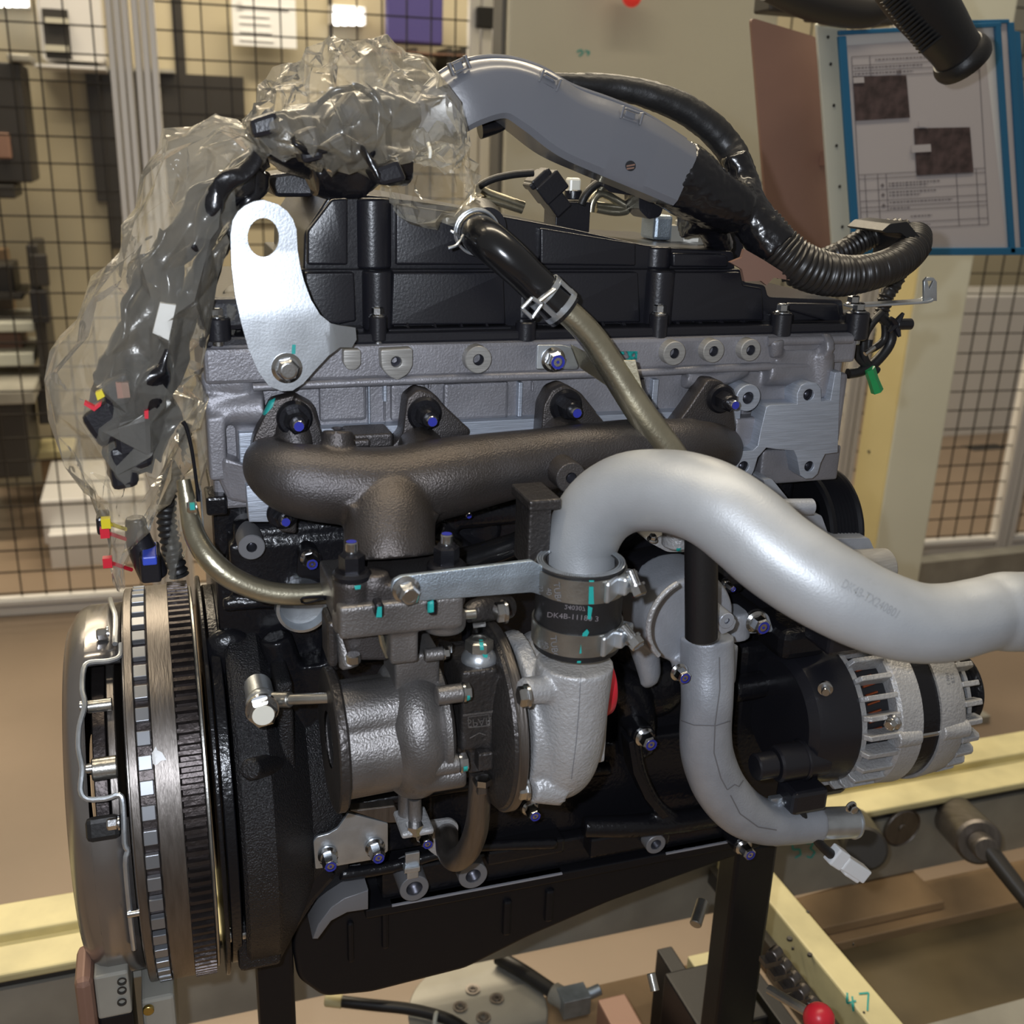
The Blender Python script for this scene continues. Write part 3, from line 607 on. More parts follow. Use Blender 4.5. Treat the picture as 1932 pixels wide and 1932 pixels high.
# left fixture block
fx = empty('fixture_block', VZ(200, 1900, .42), 'grey clamp block with two socket screws under the clutch cover', 'clamp')
a, b = V(176, 1845, -.03), V(250, 1912, -.03)
m = M(); m.bb((a.x, -.03, b.z), (b.x, .02, a.z)); obj('block', m, 'plate', fx, smooth=0, bevel=.002)
for y in (1850, 1867, 1889):
    q = V(230, y+1, -.031); r = rr(8.5, q); m = M(); m.lathe(q, -Y_, [(0, r), (.001, r), (.001, r*.75), (-.003, r*.65), (-.003, 0)], 20); obj('socket_screw', m, 'darkm', fx)
m = M(); a2, b2 = V(138, 1856, -.035), V(176, 1935, -.035); m.bb((a2.x, -.035, b2.z-.04), (b2.x+.003, .01, a2.z)); obj('side_jaw', m, 'rust', fx, smooth=0, bevel=.006)
m = M(); m.bb((a.x, -.028, b.z-.12), (b.x, .02, b.z)); obj('lower_block', m, 'pan', fx, smooth=0, bevel=.002)
a, b = V(195, 1822, .02), V(262, 1846, .02); m = M(); m.bb((a.x, .02, b.z), (b.x+.05, .1, a.z)); obj('stop', m, 'plate', fx, smooth=0, bevel=.002)
sb = empty('sensor_bracket', VZ(280, 1930, .42), 'small dark plate with a brass screw beside the fixture block', 'bracket')
a, b = V(266, 1890, -.02), V(470, 1990, -.02); m = M(); m.bb((a.x, -.02, b.z), (V(330, 1890, -.02).x, .1, a.z)); obj('plate', m, 'plate', sb, smooth=0, bevel=.003)
q = V(280, 1902, -.021); m = M(); m.cyl(q, q-Y_*.004, rr(10, q)); obj('screw', m, 'brass', sb)
# cables on the pallet
for pts, r, lb in (([(630, 1888), (700, 1896), (780, 1905), (850, 1925), (900, 1960)], 11, 'black cable lying on the pallet below the oil pan'), ([(940, 1806), (985, 1832), (1030, 1862), (1056, 1880)], 14, 'thick black hose lying behind the bolted disc')):
    m = M(); st_ = []
    for x, y in pts: p = VZ(x, y, .318); st_.append((p, rr(r, p)))
    m.tube(st_, seg=12, n=5); e = empty('floor_cable', st_[0][0], lb, 'cable'); obj('sheath', m, 'rubber', e)
    q = st_[0][0] if r == 11 else st_[-1][0]; t = (st_[1][0]-st_[0][0]).normalized()
    m = M(); m.cyl(q-t*.012, q+t*.012, .009 if r == 11 else .015); obj('end_fitting', m, 'rail' if r == 11 else 'plate', e)
    if r == 11: m = M(); p = VZ(822, 1925, .318); m.torus(p, t, .009, .003); obj('cable_tie', m, 'whitebar', e)
    else: m = M(); p = VZ(1082, 1888, .32); m.box(p, (.04, .03, .03)); m.cyl(p, p+X_*.04+Z_*.01, .008); obj('connector_body', m, 'blued', e, bevel=.004)
# ================================================================ THE ENGINE
EN = empty('engine', (.27, .10, .74), 'black and silver four cylinder turbo diesel engine on the assembly stand', 'engine')
def boss(name, px, py, rpx, Y, h, material, hole=None, parent=None, clip=None, fwd=-1):
    """round machined boss standing h proud towards the viewer, with a threaded hole"""
    p = V(px, py, Y); r = rr(rpx, p); m = M(); hr = rr(hole, p) if hole else 0
    if hole: m.lathe(p+Y_*h, -Y_, [(0, r*1.03), (h-.0006, r), (h, r-.0006), (h, hr), (h-.004, hr*.95)], 36)
    else: m.lathe(p+Y_*h, -Y_, [(0, r*1.03), (h-.0006, r), (h, r-.0006), (h, 0)], 36)
    o = obj(name, m, material, parent or EN)
    if hole:
        m = M(); pr = [(-.001, hr*.96)]
        for k in range(7): pr += [(-.0015-.0014*k, hr*.93), (-.0022-.0014*k, hr*.84)]
        m.lathe(p, -Y_, pr+[(-.014, 0)], 20); obj('threaded_hole', m, 'hole', o)
    return o
# ---------------------------------------------------------------- cylinder head
XL, XR = V(390, 700, .01).x, V(1592, 700, .01).x; ZH = 1.312
hd = obj('cylinder_head', M().bb((XL, .012, 1.19), (XR, .25, ZH)), 'alu', EN, smooth=0, bevel=.003)
m = M(); a, b = V(392, 655, 0), V(1600, 640, 0)
m.bb((XL-.002, -.001, V(800, 712, 0).z), (XR+.002, .02, ZH-.001)); obj('upper_band', m, 'alu', hd, smooth=0, bevel=.003)
m = M(); z = V(800, 716, 0).z; m.tube([(Vector((XL+.03, -.001, z-.001)), .0028), (Vector((.2, -.002, z+.0004)), .0034), (Vector((.35, -.001, z-.0004)), .003), (Vector((.44, -.002, z+.001)), .0034), (Vector((XR-.04, 0, z)), .003)], seg=12, n=10)
obj('casting_ledge', m, 'alu', hd)
m = M(); zc = V(1500, 640, 0).z; m.tube([(Vector((.47, -.001, ZH-.006)), .004), (Vector((XR-.005, -.001, ZH-.006)), .004)], seg=12); obj('upper_lip', m, 'alu', hd)
z0, z1 = V(1000, 815, 0).z-.004, V(1000, 790, 0).z
m = M(); m.bb((V(450, 820, 0).x, -.0005, z0-.02), (V(1395, 800, 0).x, .014, z1)); obj('manifold_face', m, 'machined', hd, smooth=0, bevel=.0008)
for x, y0, y1, wd, h in ((697, 724, 800, 4, .006), (727, 724, 758, 6, .006), (727, 758, 796, 2, .005), (982, 722, 786, 5, .006), (1007, 722, 740, 2, .004), (1213, 716, 780, 3, .005), (1236, 716, 775, 6, .006), (893, 724, 740, 3, .004), (812, 722, 735, 3, .005), (1460, 700, 745, 2, .006)):
    m = M(); a, b = V(x-wd/2, y0, .006), V(x+wd/2, y1, .006); m.bb((a.x, .012-h, b.z), (b.x, .013, a.z)); obj('casting_rib', m, 'machined' if wd > 3 else 'alu', hd, smooth=0, bevel=.0005)
for x0, x1, y0, y1 in ((600, 690, 726, 790), (835, 955, 722, 786), (735, 800, 724, 790)):
    a, b = V(x0, y0, .012), V(x1, y1, .012); m = M(); m.bb((a.x, .007, b.z), (b.x, .013, a.z)); obj('raised_panel', m, 'alu', hd, smooth=0, bevel=.0025)
# bosses of the upper band
o = plate('boss', [(718, 660), (779, 657), (779, 690), (770, 706), (750, 718), (733, 710), (720, 694)], -.010, .012, 'boss', hd, [(748, 683, 10)], bevel=.0008, rad=6)
p = V(748, 683, -.009); m = M(); m.lathe(p, -Y_, [(.0, rr(10, p)), (-.004, rr(9, p)), (-.006, rr(8, p)), (-.012, 0)], 20); obj('threaded_hole', m, 'hole', o)
plate('boss', [(648, 660), (681, 660), (681, 688), (672, 698), (656, 698), (648, 686)], -.009, .012, 'boss', hd, rad=5)
for x, y, r, h in ((903, 679, 26, 11), (1273, 667, 23, 10), (1347, 663, 22, 10), (1417, 661, 21, 10)):
    boss('boss', x, y, r, -.010, .014, 'boss', h, hd)
boss('boss', 1412, 751, 26, -.013, .028, 'machined', 12, hd)
# left end of the head
m = M(); a = V(385, 722, .02); b = V(452, 716, .015)
m.tube([(a, .0125), (b, .0135)], seg=20); m.ball(b, .0135, 16); m.tube([(b, .006), (V(520, 716, .012), .006)], seg=12)
m.tube([(V(395, 672, .012), .012), (V(520, 668, .012), .012)], seg=16)
m.bb((XL-.004, .004, V(420, 775, 0).z), (XL+.03, .05, V(420, 750, 0).z)); m.tube([(V(400, 775, .012), .010), (V(500, 770, .006), .012)], seg=16)
m.bb((XL-.003, -.002, V(430, 905, 0).z), (V(425, 800, 0).x, .06, V(420, 785, 0).z)); m.bb((V(445, 800, 0).x, .006, V(430, 915, 0).z), (V(500, 800, 0).x, .05, V(420, 780, 0).z))
obj('head_end_casting', m, 'alu', hd, cast=.0018)
m = M(); m.prism([V(420, 862, -.004), V(470, 885, -.012), V(520, 900, -.012), V(520, 960, -.008), V(430, 945, 0), V(412, 905, 0)], Y_*.05); obj('corner_casting', m, 'alu', hd, smooth=0, bevel=.003)
plate('gasket_face', [(464, 918), (505, 900), (535, 985), (470, 985)], -.014, .016, 'machined', hd)
# right end of the head
m = M()
m.tube([(V(1290, 712, .006), .009), (V(1345, 716, .004), .008), (V(1400, 690, .01), .010)], seg=14, n=4)
pbox(m, 1470, 660, 1560, 700, -.002, 0.0320); m.tube([(V(1462, 640, 0), .008), (V(1462, 672, 0), .006)], seg=14); m.tube([(V(1545, 655, 0), .012), (V(1560, 655, .0), .012)], seg=14)
m.tube([(V(1525, 660, .004), .007), (V(1520, 740, .004), .008)], seg=14); m.tube([(V(1552, 665, .0), .010), (V(1545, 745, .004), .010)], seg=14); m.tube([(V(1440, 700, .006), .012), (V(1520, 700, .008), .012)], seg=14)
m.ball(V(1500, 735, .012), .020, 16, (1, .5, 1)); pbox(m, 1390, 790, 1440, 850, -.002, 0.0320); pbox(m, 1480, 720, 1560, 780, .008, 0.0220)
pbox(m, 1440, 850, 1580, 905, .004, 0.0460); pbox(m, 1395, 700, 1475, 760, .006, 0.0240)
obj('right_end_casting', m, 'alu', hd, cast=.0018)
OUT = [(1446, 768), (1454, 764), (1504, 763), (1504, 743), (1511, 728), (1525, 720), (1541, 723), (1549, 733), (1550, 757), (1567, 755), (1576, 703), (1588, 702), (1584, 760), (1581, 854), (1557, 857), (1549, 873), (1543, 894), (1533, 903), (1520, 904), (1510, 897), (1504, 863), (1498, 850), (1466, 848), (1446, 845), (1430, 863), (1422, 889), (1416, 902), (1382, 890), (1384, 854), (1421, 850), (1430, 841), (1435, 813)]
o = plate('machined_pad', OUT, -.014, .02, 'machined', hd, [(1526, 745, 11), (1527, 880, 10), (1403, 881, 11)], bevel=.0006)
for x, y, r in ((1526, 745, 11), (1527, 880, 10), (1403, 881, 11)):
    p = V(x, y, -.0135); m = M(); hr = rr(r, p); m.lathe(p, -Y_, [(0, hr), (-.003, hr*.9), (-.004, hr*.8), (-.006, hr*.88), (-.007, hr*.78), (-.012, 0)], 20); obj('threaded_hole', m, 'hole', o)
m = M(); m.bb((V(1562, 800, -.01).x, -.010, V(1562, 841, -.01).z), (V(1590, 800, -.01).x, .03, V(1570, 705, -.01).z)); obj('pad_edge', m, 'alu', hd, smooth=0, bevel=.004)
# ---------------------------------------------------------------- valve cover
vc = empty('valve_cover', (.27, .1, 1.32), parent=EN)
m = M(); YU, YL = .034, .026
m.prism([V(x, y, YU) for x, y in rnd([(572, 515), (574, 440), (622, 366), (700, 368), (850, 388), (950, 408), (1080, 432), (1215, 462), (1290, 470), (1385, 474), (1388, 512)], 8)], Y_*.19); obj('upper_tier', m, 'cover', vc, bevel=.004)
m = M(); m.prism([V(x, y, YL) for x, y in rnd([(556, 650), (556, 508), (1398, 508), (1404, 532), (1444, 538), (1450, 560), (1590, 566), (1598, 650)], 6)], Y_*.21); obj('lower_tier', m, 'cover', vc, bevel=.003)
m = M(); m.bb((XL-.004, .004, 1.3105), (XR+.004, .25, 1.3185)); obj('flange', m, 'cover', vc, smooth=0, bevel=.002)
for P in ([(580, 436), (626, 376), (656, 374), (656, 500), (580, 500)], [(747, 384), (850, 400), (944, 416), (944, 500), (747, 500)], [(1020, 430), (1200, 460), (1200, 502), (1020, 500)], [(1270, 478), (1372, 480), (1374, 504), (1270, 504)]):
    plate('upper_panel', P, YU-.006, .012, 'cover', vc, bevel=.0016, rad=5)
for P in ([(576, 514), (668, 514), (672, 606), (640, 612), (576, 612)], [(742, 514), (950, 514), (954, 612), (738, 614)], [(1008, 514), (1204, 514), (1208, 608), (1008, 612)], [(1264, 514), (1398, 514), (1402, 538), (1438, 544), (1441, 604), (1260, 608)], [(1488, 572), (1582, 574), (1586, 606), (1560, 606), (1488, 586)]):
    plate('lower_panel', P, YL-.007, .012, 'cover', vc, bevel=.0014, rad=4)
for x0, x1 in ((574, 690), (734, 968), (1006, 1220), (1260, 1454)):
    m = M(); a, b = V(x0, 622, .010), V(x1, 637, .010); m.bb((a.x, .012, b.z), (b.x, .03, a.z)); obj('base_rail', m, 'cover', vc, smooth=0, bevel=.0015)
for x in (640, 770, 822, 872, 920, 1042, 1092, 1140, 1180, 1282, 1325, 1366, 1408):
    m = M(); a, b = V(x-2, 600, .016), V(x+2, 622, .016); m.prism([Vector((a.x, .024, a.z)), Vector((a.x, .013, b.z)), Vector((a.x, .026, b.z))], X_*(b.x-a.x)); obj('rib', m, 'cover', vc, smooth=0)
def vcol(x, r, y0, y1, Y, ch=.0025):
    a, b = V(x, y1, Y), V(x, y0, Y); a.x = b.x = (a.x+b.x)/2; m = M(); m.cyl(a, b, rr(r, a), seg=28); m.bb((a.x-rr(r, a), Y, a.z), (a.x+rr(r, a), Y+.03, b.z-.001)); return m
for x, r, y0, y1, Y in ((702, 38, 372, 506, .042), (712, 30, 508, 645, .028), (985, 26, 508, 600, .036), (1236, 30, 464, 506, .042), (1240, 30, 508, 645, .028), (1470, 24, 590, 640, .022), (1612, 26, 592, 640, .022), (412, 26, 600, 645, .016)):
    obj('bolt_column', vcol(x, r, y0, y1, Y), 'cover', vc, bevel=.001)
for x, r, y0, y1, Y in ((713, 17, 596, 642, .008), (991, 20, 606, 642, .008), (1240, 18, 592, 640, .008), (1470, 20, 590, 640, .006), (1612, 22, 588, 640, .006), (412, 24, 598, 642, .004)):
    a, b = V(x, y1, Y), V(x, y0, Y); m = M(); m.cyl(a, Vector((a.x, Y, b.z)), rr(r, a), seg=24); obj('bolt_boss', m, 'cover', vc)
    if x != 991:
        q = Vector((a.x, Y, b.z)); bolt('bolt', q, Z_, rr(15, q), vc, 'hex', h=rr(17, q))
        m = M(); m.cyl(a-Z_*.004, a+Z_*.001, rr(11, a)); obj('bolt_shank', m, 'chrome', vc)
m = M(); m.bb((XL-.004, .006, 1.322), (V(560, 640, .01).x, .2, V(470, 560, .01).z)); obj('left_step', m, 'cover', vc, smooth=0, bevel=.004)
m = M(); m.prism([V(x, y, .1) for x, y in ((498, 330), (560, 322), (605, 345), (590, 372), (520, 372))], Y_*.06); obj('rear_bracket', m, 'cover', vc, smooth=0, bevel=.003)
q = V(571, 360, .12); bolt('bolt', q, Z_, rr(16, q), vc, 'hex')
q = V(905, 425, YU-.004); m = M(); m.lathe(q+Y_*.004, -Y_, [(0, rr(50, q)), (.006, rr(46, q)), (.016, rr(40, q)), (.024, rr(36, q)), (.024, 0)], 36); obj('breather_port', m, 'cover', vc)
# ---------------------------------------------------------------- lifting bracket
zb0, zb1 = V(510, 590, -.035).z, V(510, 478, -.035).z
def bendf(x, z):
    y = .0
    if z > zb0: y += (min(z, zb1)-zb0)*.115
    xt = V(625, 640, -.035).x
    if x > xt: y += (x-xt)*.55
    return y
BO = [(436, 445), (440, 417), (450, 400), (463, 389), (480, 381), (498, 378), (525, 386), (543, 399), (554, 414), (561, 434), (563, 472), (567, 500), (574, 530), (587, 566), (604, 594), (624, 610), (647, 617), (676, 623), (678, 646), (668, 660), (643, 657), (620, 671), (593, 700), (572, 724), (552, 737), (531, 738), (508, 729), (488, 702), (469, 659), (455, 609), (444, 557), (438, 506)]
def dens(P, n=3):
    return [(P[i][0]*(1-k/n)+P[(i+1) % len(P)][0]*k/n, P[i][1]*(1-k/n)+P[(i+1) % len(P)][1]*k/n) for i in range(len(P)) for k in range(n)]
def plate_grid(name, outline, Y, th, material, parent, hole, bend, step=7):
    # plate with interior points so that it can bend
    bm = bmesh.new(); vs = [bm.verts.new((x, y, 0)) for x, y in dens(outline)]; n = len(vs)
    es = [bm.edges.new((vs[i], vs[(i+1) % n])) for i in range(n)]
    hs = [bm.verts.new((x, y, 0)) for x, y in hole]; k = len(hs); es += [bm.edges.new((hs[i], hs[(i+1) % k])) for i in range(k)]
    bmesh.ops.triangle_fill(bm, edges=es, use_beauty=True)
    for v in bm.verts: v.co = V(v.co.x, v.co.y, Y)
    bmesh.ops.dissolve_degenerate(bm, edges=bm.edges, dist=1e-5); bmesh.ops.dissolve_limit(bm, angle_limit=.01, verts=bm.verts, edges=bm.edges)
    bmesh.ops.triangulate(bm, faces=bm.faces)
    for k in range(-2, 9):
        z = zb0+(zb1-zb0)*(k/6)*1.0
        bmesh.ops.bisect_plane(bm, geom=bm.verts[:]+bm.edges[:]+bm.faces[:], plane_co=(0, 0, z), plane_no=(0, 0, 1))
    for k in range(5): bmesh.ops.bisect_plane(bm, geom=bm.verts[:]+bm.edges[:]+bm.faces[:], plane_co=(V(622, 640, Y).x+.003*k, 0, 0), plane_no=(1, 0, 0))
    for v in bm.verts: v.co.y += bend(v.co.x, v.co.z)
    bmesh.ops.recalc_face_normals(bm, faces=bm.faces)
    c = sum((v.co for v in bm.verts), Vector())/len(bm.verts)
    for v in bm.verts: v.co -= c
    me = bpy.data.meshes.new(name); bm.to_mesh(me); bm.free(); me.materials.append(K[material])
    nf = sum((p.normal.y*p.area for p in me.polygons)); me.flip_normals() if nf > 0 else None
    me.shade_smooth(); me.set_sharp_from_angle(angle=math.radians(40))
    o = bpy.data.objects.new(name, me); link(o, c, parent); s = o.modifiers.new('s', 'SOLIDIFY'); s.thickness = th; s.offset = -1
    b = o.modifiers.new('b', 'BEVEL'); b.width = .0008; b.segments = 2; b.limit_method = 'ANGLE'; b.angle_limit = math.radians(50); b.harden_normals = True; return o
hole = [(498+30*math.cos(2*math.pi*k/28), 449+37*math.sin(2*math.pi*k/28)) for k in range(28)]
lb = plate_grid('lifting_bracket', BO, -.035, .006, 'bracket', EN, hole, bendf)
lb['label'] = 'bright zinc lifting eye bracket'
q = V(541, 694, -.035); bolt('bolt', q, -Y_, rr(29, q), lb, 'recess', h=.011)
m = M(); m.cyl(V(541, 694, -.03), V(541, 694, .01), .012); obj('spacer', m, 'alu', lb)
decal(lb, [[(551, 650), (558, 650), (557, 668), (550, 667)]], 'paint_mark', 'teal', lb)
# ---------------------------------------------------------------- breather hose, tube and clamps
bh = tubeobj('breather_hose', [T(897, 432, .012, 34), T(905, 442, -.012, 37), T(925, 458, -.028, 38), T(960, 488, -.036, 37), T(1000, 526, -.038, 35), T(1035, 560, -.040, 36), T(1066, 588, -.042, 37)], 'hose', EN, n=8, seg=28)
bt = tubeobj('breather_tube', [T(1050, 572, -.042, 25), T(1085, 602, -.045, 25), T(1118, 638, -.047, 26), T(1150, 686, -.050, 27), T(1210, 780, -.060, 28), T(1262, 850, -.068, 28), T(1310, 920, -.075, 28)], 'goldsteel', EN, n=6, seg=28)
# upper spring clamp: two wire rings round the hose end with a pair of ears
uc = empty('spring_clamp', V(885, 430, 0), parent=EN); ax = (V(925, 458, -.028)-V(897, 432, .012)).normalized()
for k in (0, 1):
    c = V(898, 436, -.002)+ax*(.0045*k); m = M(); m.torus(c, ax, rr(41, c), .0011, 40, 8); obj('wire_ring', m, 'zinc', uc)
m = M(); m.tube([T(872, 452, -.02, 2.5), T(858, 440, -.03, 2.5), T(850, 436, -.03, 2.5)], seg=8, n=3); m.tube([T(874, 444, -.02, 2.5), T(862, 462, -.03, 2.5), T(846, 468, -.03, 3)], seg=8, n=3); obj('ear', m, 'zinc', uc, kind='stuff')
lc = empty('spring_clamp', V(1040, 560, -.04), parent=EN); c = V(1043, 565, -.0405); ax = (V(1066, 588, -.042)-V(1000, 526, -.038)).normalized()
for k in (-1, 1):
    m = M(); q = c+ax*(.0075*k); r = rr(39, q); m.ring(q-ax*.0022, q+ax*.0022, r, r-.0009, 44); obj('band', m, 'zinc', lc)
bu, bv_, bw = basis(ax)
for k in range(4):
    t = 2*math.pi*(k+.35)/4; d = bu*math.cos(t)+bv_*math.sin(t); m = M(); m.box(c+d*rr(39, c), (.0012, .004, .013), (d, ax.cross(d), ax)); obj('bridge', m, 'zinc', lc, smooth=0)
fr = [(985, 582), (1004, 562), (1022, 574), (1004, 600)]
for (x0, y0), (x1, y1) in zip(fr, fr[1:]+fr[:1]):
    m = M(); p0, p1 = V(x0, y0, -.068), V(x1, y1, -.068); m.tube([(p0, .0014), (p1, .0014)], seg=8); obj('ear', m, 'zinc', lc)
m = M(); m.tube([(V(1015, 568, -.066), .003, .001), (V(1045, 545, -.064), .003, .001)], seg=8, n=1); obj('ear_link', m, 'zinc', lc)
p = plate('tube_bracket', [(1014, 651), (1060, 651), (1078, 655), (1092, 692), (1088, 697), (1012, 697)], -.016, .003, 'zinc', EN, rad=3)
q = V(1043, 678, -.0165); bolt('bolt', q, -Y_, rr(24, q), p, 'blue', h=.011)
m = M(); m.prism([V(1078, 650, -.018), V(1135, 680, -.05), V(1200, 680, -.06), V(1213, 735, -.062), V(1196, 747, -.06), V(1160, 738, -.05), V(1096, 695, -.018)], Y_*.003); obj('tube_web', m, 'goldsteel', p, smooth=0, bevel=.0008)
q = V(1186, 703, -.066)
decal(hd, [[(1122, 657), (1190, 657), (1188, 682), (1165, 680), (1130, 672)]], 'paint_mark', 'teal', EN, off=.013)
# ---------------------------------------------------------------- exhaust manifold
m = M(); YM = -.062
m.tube([T(516, 868, .0, 42), T(508, 872, -.02, 48), T(520, 888, -.042, 58), T(560, 905, -.058, 70), T(640, 916, YM, 74), T(740, 920, YM, 78), T(840, 902, YM, 76), T(930, 884, -.06, 68), T(1020, 868, -.057, 60), T(1110, 852, -.054, 54), T(1200, 840, -.052, 50), T(1280, 838, -.05, 48), T(1330, 842, -.035, 47), T(1352, 846, -.015, 46), T(1356, 848, .002, 46)], seg=28, n=6)
for x, y, x2, y2 in ((800, 835, 800, 850), (1070, 815, 1075, 850)):
    m.tube([T(x-15, y+5, .0, 42), T(x-5, y+15, -.03, 44), T(x2, y2+20, -.05, 46)], seg=20, n=4)
m.tube([T(735, 905, -.055, 66), T(735, 945, -.068, 80), T(735, 985, -.082, 86), T(735, 1030, -.094, 86), T(736, 1050, -.097, 92)], seg=32, n=5)
m.tube([T(562, 850, -.02, 30), T(552, 800, -.01, 36)], seg=18)
p = V(637, 812, -.052); q = V(637, 862, -.056); m.tube([(q, .0115), (p, .0108)], seg=24)
p = V(1292, 790, -.04); q = V(1292, 830, -.045); m.tube([(q, .009), (p, .0085)], seg=20)
m.tube([T(672, 955, -.088, 18), T(678, 1010, -.096, 10)], seg=14); m.tube([T(812, 965, -.088, 20), T(806, 990, -.09, 12)], seg=14)
mf = obj('exhaust_manifold', m, 'iron', EN, cast=.0017)
m = M(); m.tube([T(506, 915, -.075, 2.0), T(560, 952, -.0915, 2.0), T(640, 968, -.0935, 2.0), T(735, 972, -.1005, 2.0), T(815, 965, -.0945, 2.0), T(880, 950, -.088, 2.0), T(960, 925, -.082, 2.0), T(1050, 902, -.077, 2.0)], seg=8, n=5); sm_ = M()
def ear(P, Yf, th): return plate('flange_ear', P, Yf, th, 'iron', mf, bevel=.0015, rad=8)
ear([(470, 880), (478, 828), (512, 756), (556, 745), (592, 764), (606, 812), (612, 860), (560, 900), (560, 985), (560, 1008), (528, 1004), (505, 960)], -.014, .014)
ear([(556, 748), (588, 764), (606, 812), (612, 850), (570, 870), (530, 830)], -.020, .02)
ear([(722, 862), (760, 820), (768, 752), (790, 735), (818, 742), (836, 764), (888, 812), (870, 850), (780, 870)], -.020, .02)
ear([(1020, 840), (1026, 766), (1042, 736), (1066, 726), (1092, 738), (1142, 800), (1160, 850), (1060, 860)], -.020, .02)
ear([(1262, 820), (1298, 772), (1336, 716), (1362, 718), (1380, 742), (1388, 800), (1388, 860), (1330, 880)], -.018, .018)
for x, y, r in ((555, 788, 34), (800, 780, 33), (1066, 765, 32), (1358, 751, 28), (533, 968, 30)):
    q = V(x, y, -.019 if y < 900 else -.014); bolt('stud_nut', q, -Y_, rr(r, q), mf, 'nut', h=.020 if y < 900 else .016, rot=x)
q = V(875, 962, .0); bolt('stud_nut', q, -Y_, rr(18, q), mf, 'nut', h=.012)
p = V(637, 811, -.052); m2 = M(); m2.lathe(p+Z_*.0012, Z_, [(0, .0045), (0, .0038), (-.001, .003), (-.001, 0)], 20); obj('boss_hole', m2, 'hole', mf)
boss('sensor_boss', 1078, 902, 30, -.098, .04, 'iron', 11, mf)
m2 = M(); pbox(m2, 658, 822, 742, 845, -.03, .03); pbox(m2, 662, 832, 700, 845, -.036, .02); obj('casting_tab', m2, 'iron', mf, smooth=0, bevel=.002)
decal(mf, [[(676, 1000), (686, 1000), (690, 1018), (680, 1020)]], 'paint_mark', 'teal', mf) if False else None
decal(bpy.data.objects['flange_ear'], [[(496, 782), (508, 757), (520, 752), (514, 768), (500, 784)]], 'paint_mark', 'teal', mf)
decal(hd, [[(441, 873), (450, 868), (458, 874), (455, 882), (443, 882)]], 'paint_mark', 'teal', EN, off=.013)
# ---------------------------------------------------------------- block
bk = obj('engine_block', M().bb((.03, .045, .80), (.545, .30, 1.192)), 'black', EN, smooth=0, bevel=.004)
m = M()
for pts in ([T(440, 1010, .03, 30), T(640, 990, .03, 30), T(1000, 960, .03, 26)], [T(520, 1200, .03, 30), T(560, 1350, .03, 40), T(600, 1500, .02, 40)], [T(560, 1540, .02, 18), T(760, 1500, .01, 14), T(960, 1470, .01, 14), T(1150, 1450, .02, 14)],
            [T(1000, 1250, .03, 30), T(1180, 1300, .03, 40), T(1200, 1420, .02, 34)], [T(1195, 1370, .0, 14), T(1205, 1450, 0, 14), T(1240, 1520, .0, 14), T(1300, 1560, 0, 14)], [T(1100, 1560, .01, 20), T(1240, 1555, .0, 22), T(1400, 1530, .01, 20)],
            [T(640, 1650, .0, 14), T(740, 1635, .0, 12), T(880, 1600, 0, 10), T(1050, 1590, 0, 12)], [T(420, 1140, .02, 14), T(520, 1135, .02, 14), T(640, 1150, .03, 14)], [T(640, 1150, .03, 26), T(630, 1300, .03, 30), T(640, 1500, .02, 30)],
            [T(820, 1000, .02, 24), T(900, 1060, .02, 24), T(1000, 1100, .03, 24)], [T(1380, 1300, .02, 26), T(1500, 1280, .02, 26)], [T(1180, 1100, .03, 60), T(1380, 1060, .03, 60)]):
    m.tube(pts, seg=16, n=6)
m.bb((.05, .02, .86), (.20, .06, 1.05)); m.bb((.25, .03, .84), (.50, .06, .93)); m.bb((.04, .015, 1.12), (.16, .05, 1.16))
for x, y, r in ((470, 1060, 50), (600, 1060, 40), (900, 1000, 50), (1240, 1300, 60), (1100, 1400, 60), (700, 1560, 50), (1300, 1450, 60), (430, 1230, 50)):
    p = V(x, y, .045); m.ball(p, rr(r, p), 16, (1, .5, 1))
obj('block_casting', m, 'black', bk, cast=.0022)
# rough vertical rib of the flywheel housing
FC = Vector((0, .11, .9135))                     # crankshaft line
SR = .865; FR = .195*SR
def sc(P): return [(z, r*SR) for z, r in P]
def fx_(px, py=1480, Y=None):
    if Y is not None: return V(px, py, Y).x
    d = ray(px, py); o = CP-FC; a_ = d.y*d.y+d.z*d.z; b_ = o.y*d.y+o.z*d.z; c_ = o.y*o.y+o.z*o.z-FR*FR; D_ = b_*b_-a_*c_
    return (CP+d*((-b_-math.sqrt(D_))/a_)).x
def wheel(m, x0, x1, r, rin=0, seg=96, ch=.0008):
    r *= SR; rin *= SR
    m.lathe(Vector((x0, FC.y, FC.z)), X_, [(0, rin), (0, r-ch), (ch, r), (x1-x0-ch, r), (x1-x0, r-ch), (x1-x0, rin)], seg); return m
fh = empty('flywheel_housing', (.03, .1, .9), parent=EN)
m = M(); x0, x1 = fx_(447), fx_(520); m.lathe(Vector((x0, FC.y, FC.z)), X_, sc([(0, .12), (0, .196), (.003, .199), (x1-x0-.003, .199), (x1-x0, .196), (x1-x0+.03, .15), (x1-x0+.06, .14)]), 72); obj('housing_rim', m, 'blackrough', fh)
m = M(); wheel(m, fx_(405), fx_(414), .2, .1); obj('back_plate', m, 'black', fh)
m = M(); wheel(m, fx_(418), fx_(440), .19, .1); obj('back_ring', m, 'black', fh)
m = M(); x0 = fx_(455, 1760, -.02); m.bb((x0-.004, -.035, V(480, 1832, -.035).z), (x0+.030, .2, V(480, 1742, -.035).z)); obj('lower_foot', m, 'blackrough', fh, smooth=0, bevel=.004)
m = M(); a = V(440, 1762, -.03); m.cyl(a-X_*.006, a+X_*.012, .006); obj('dowel_pin', m, 'chrome', fh)
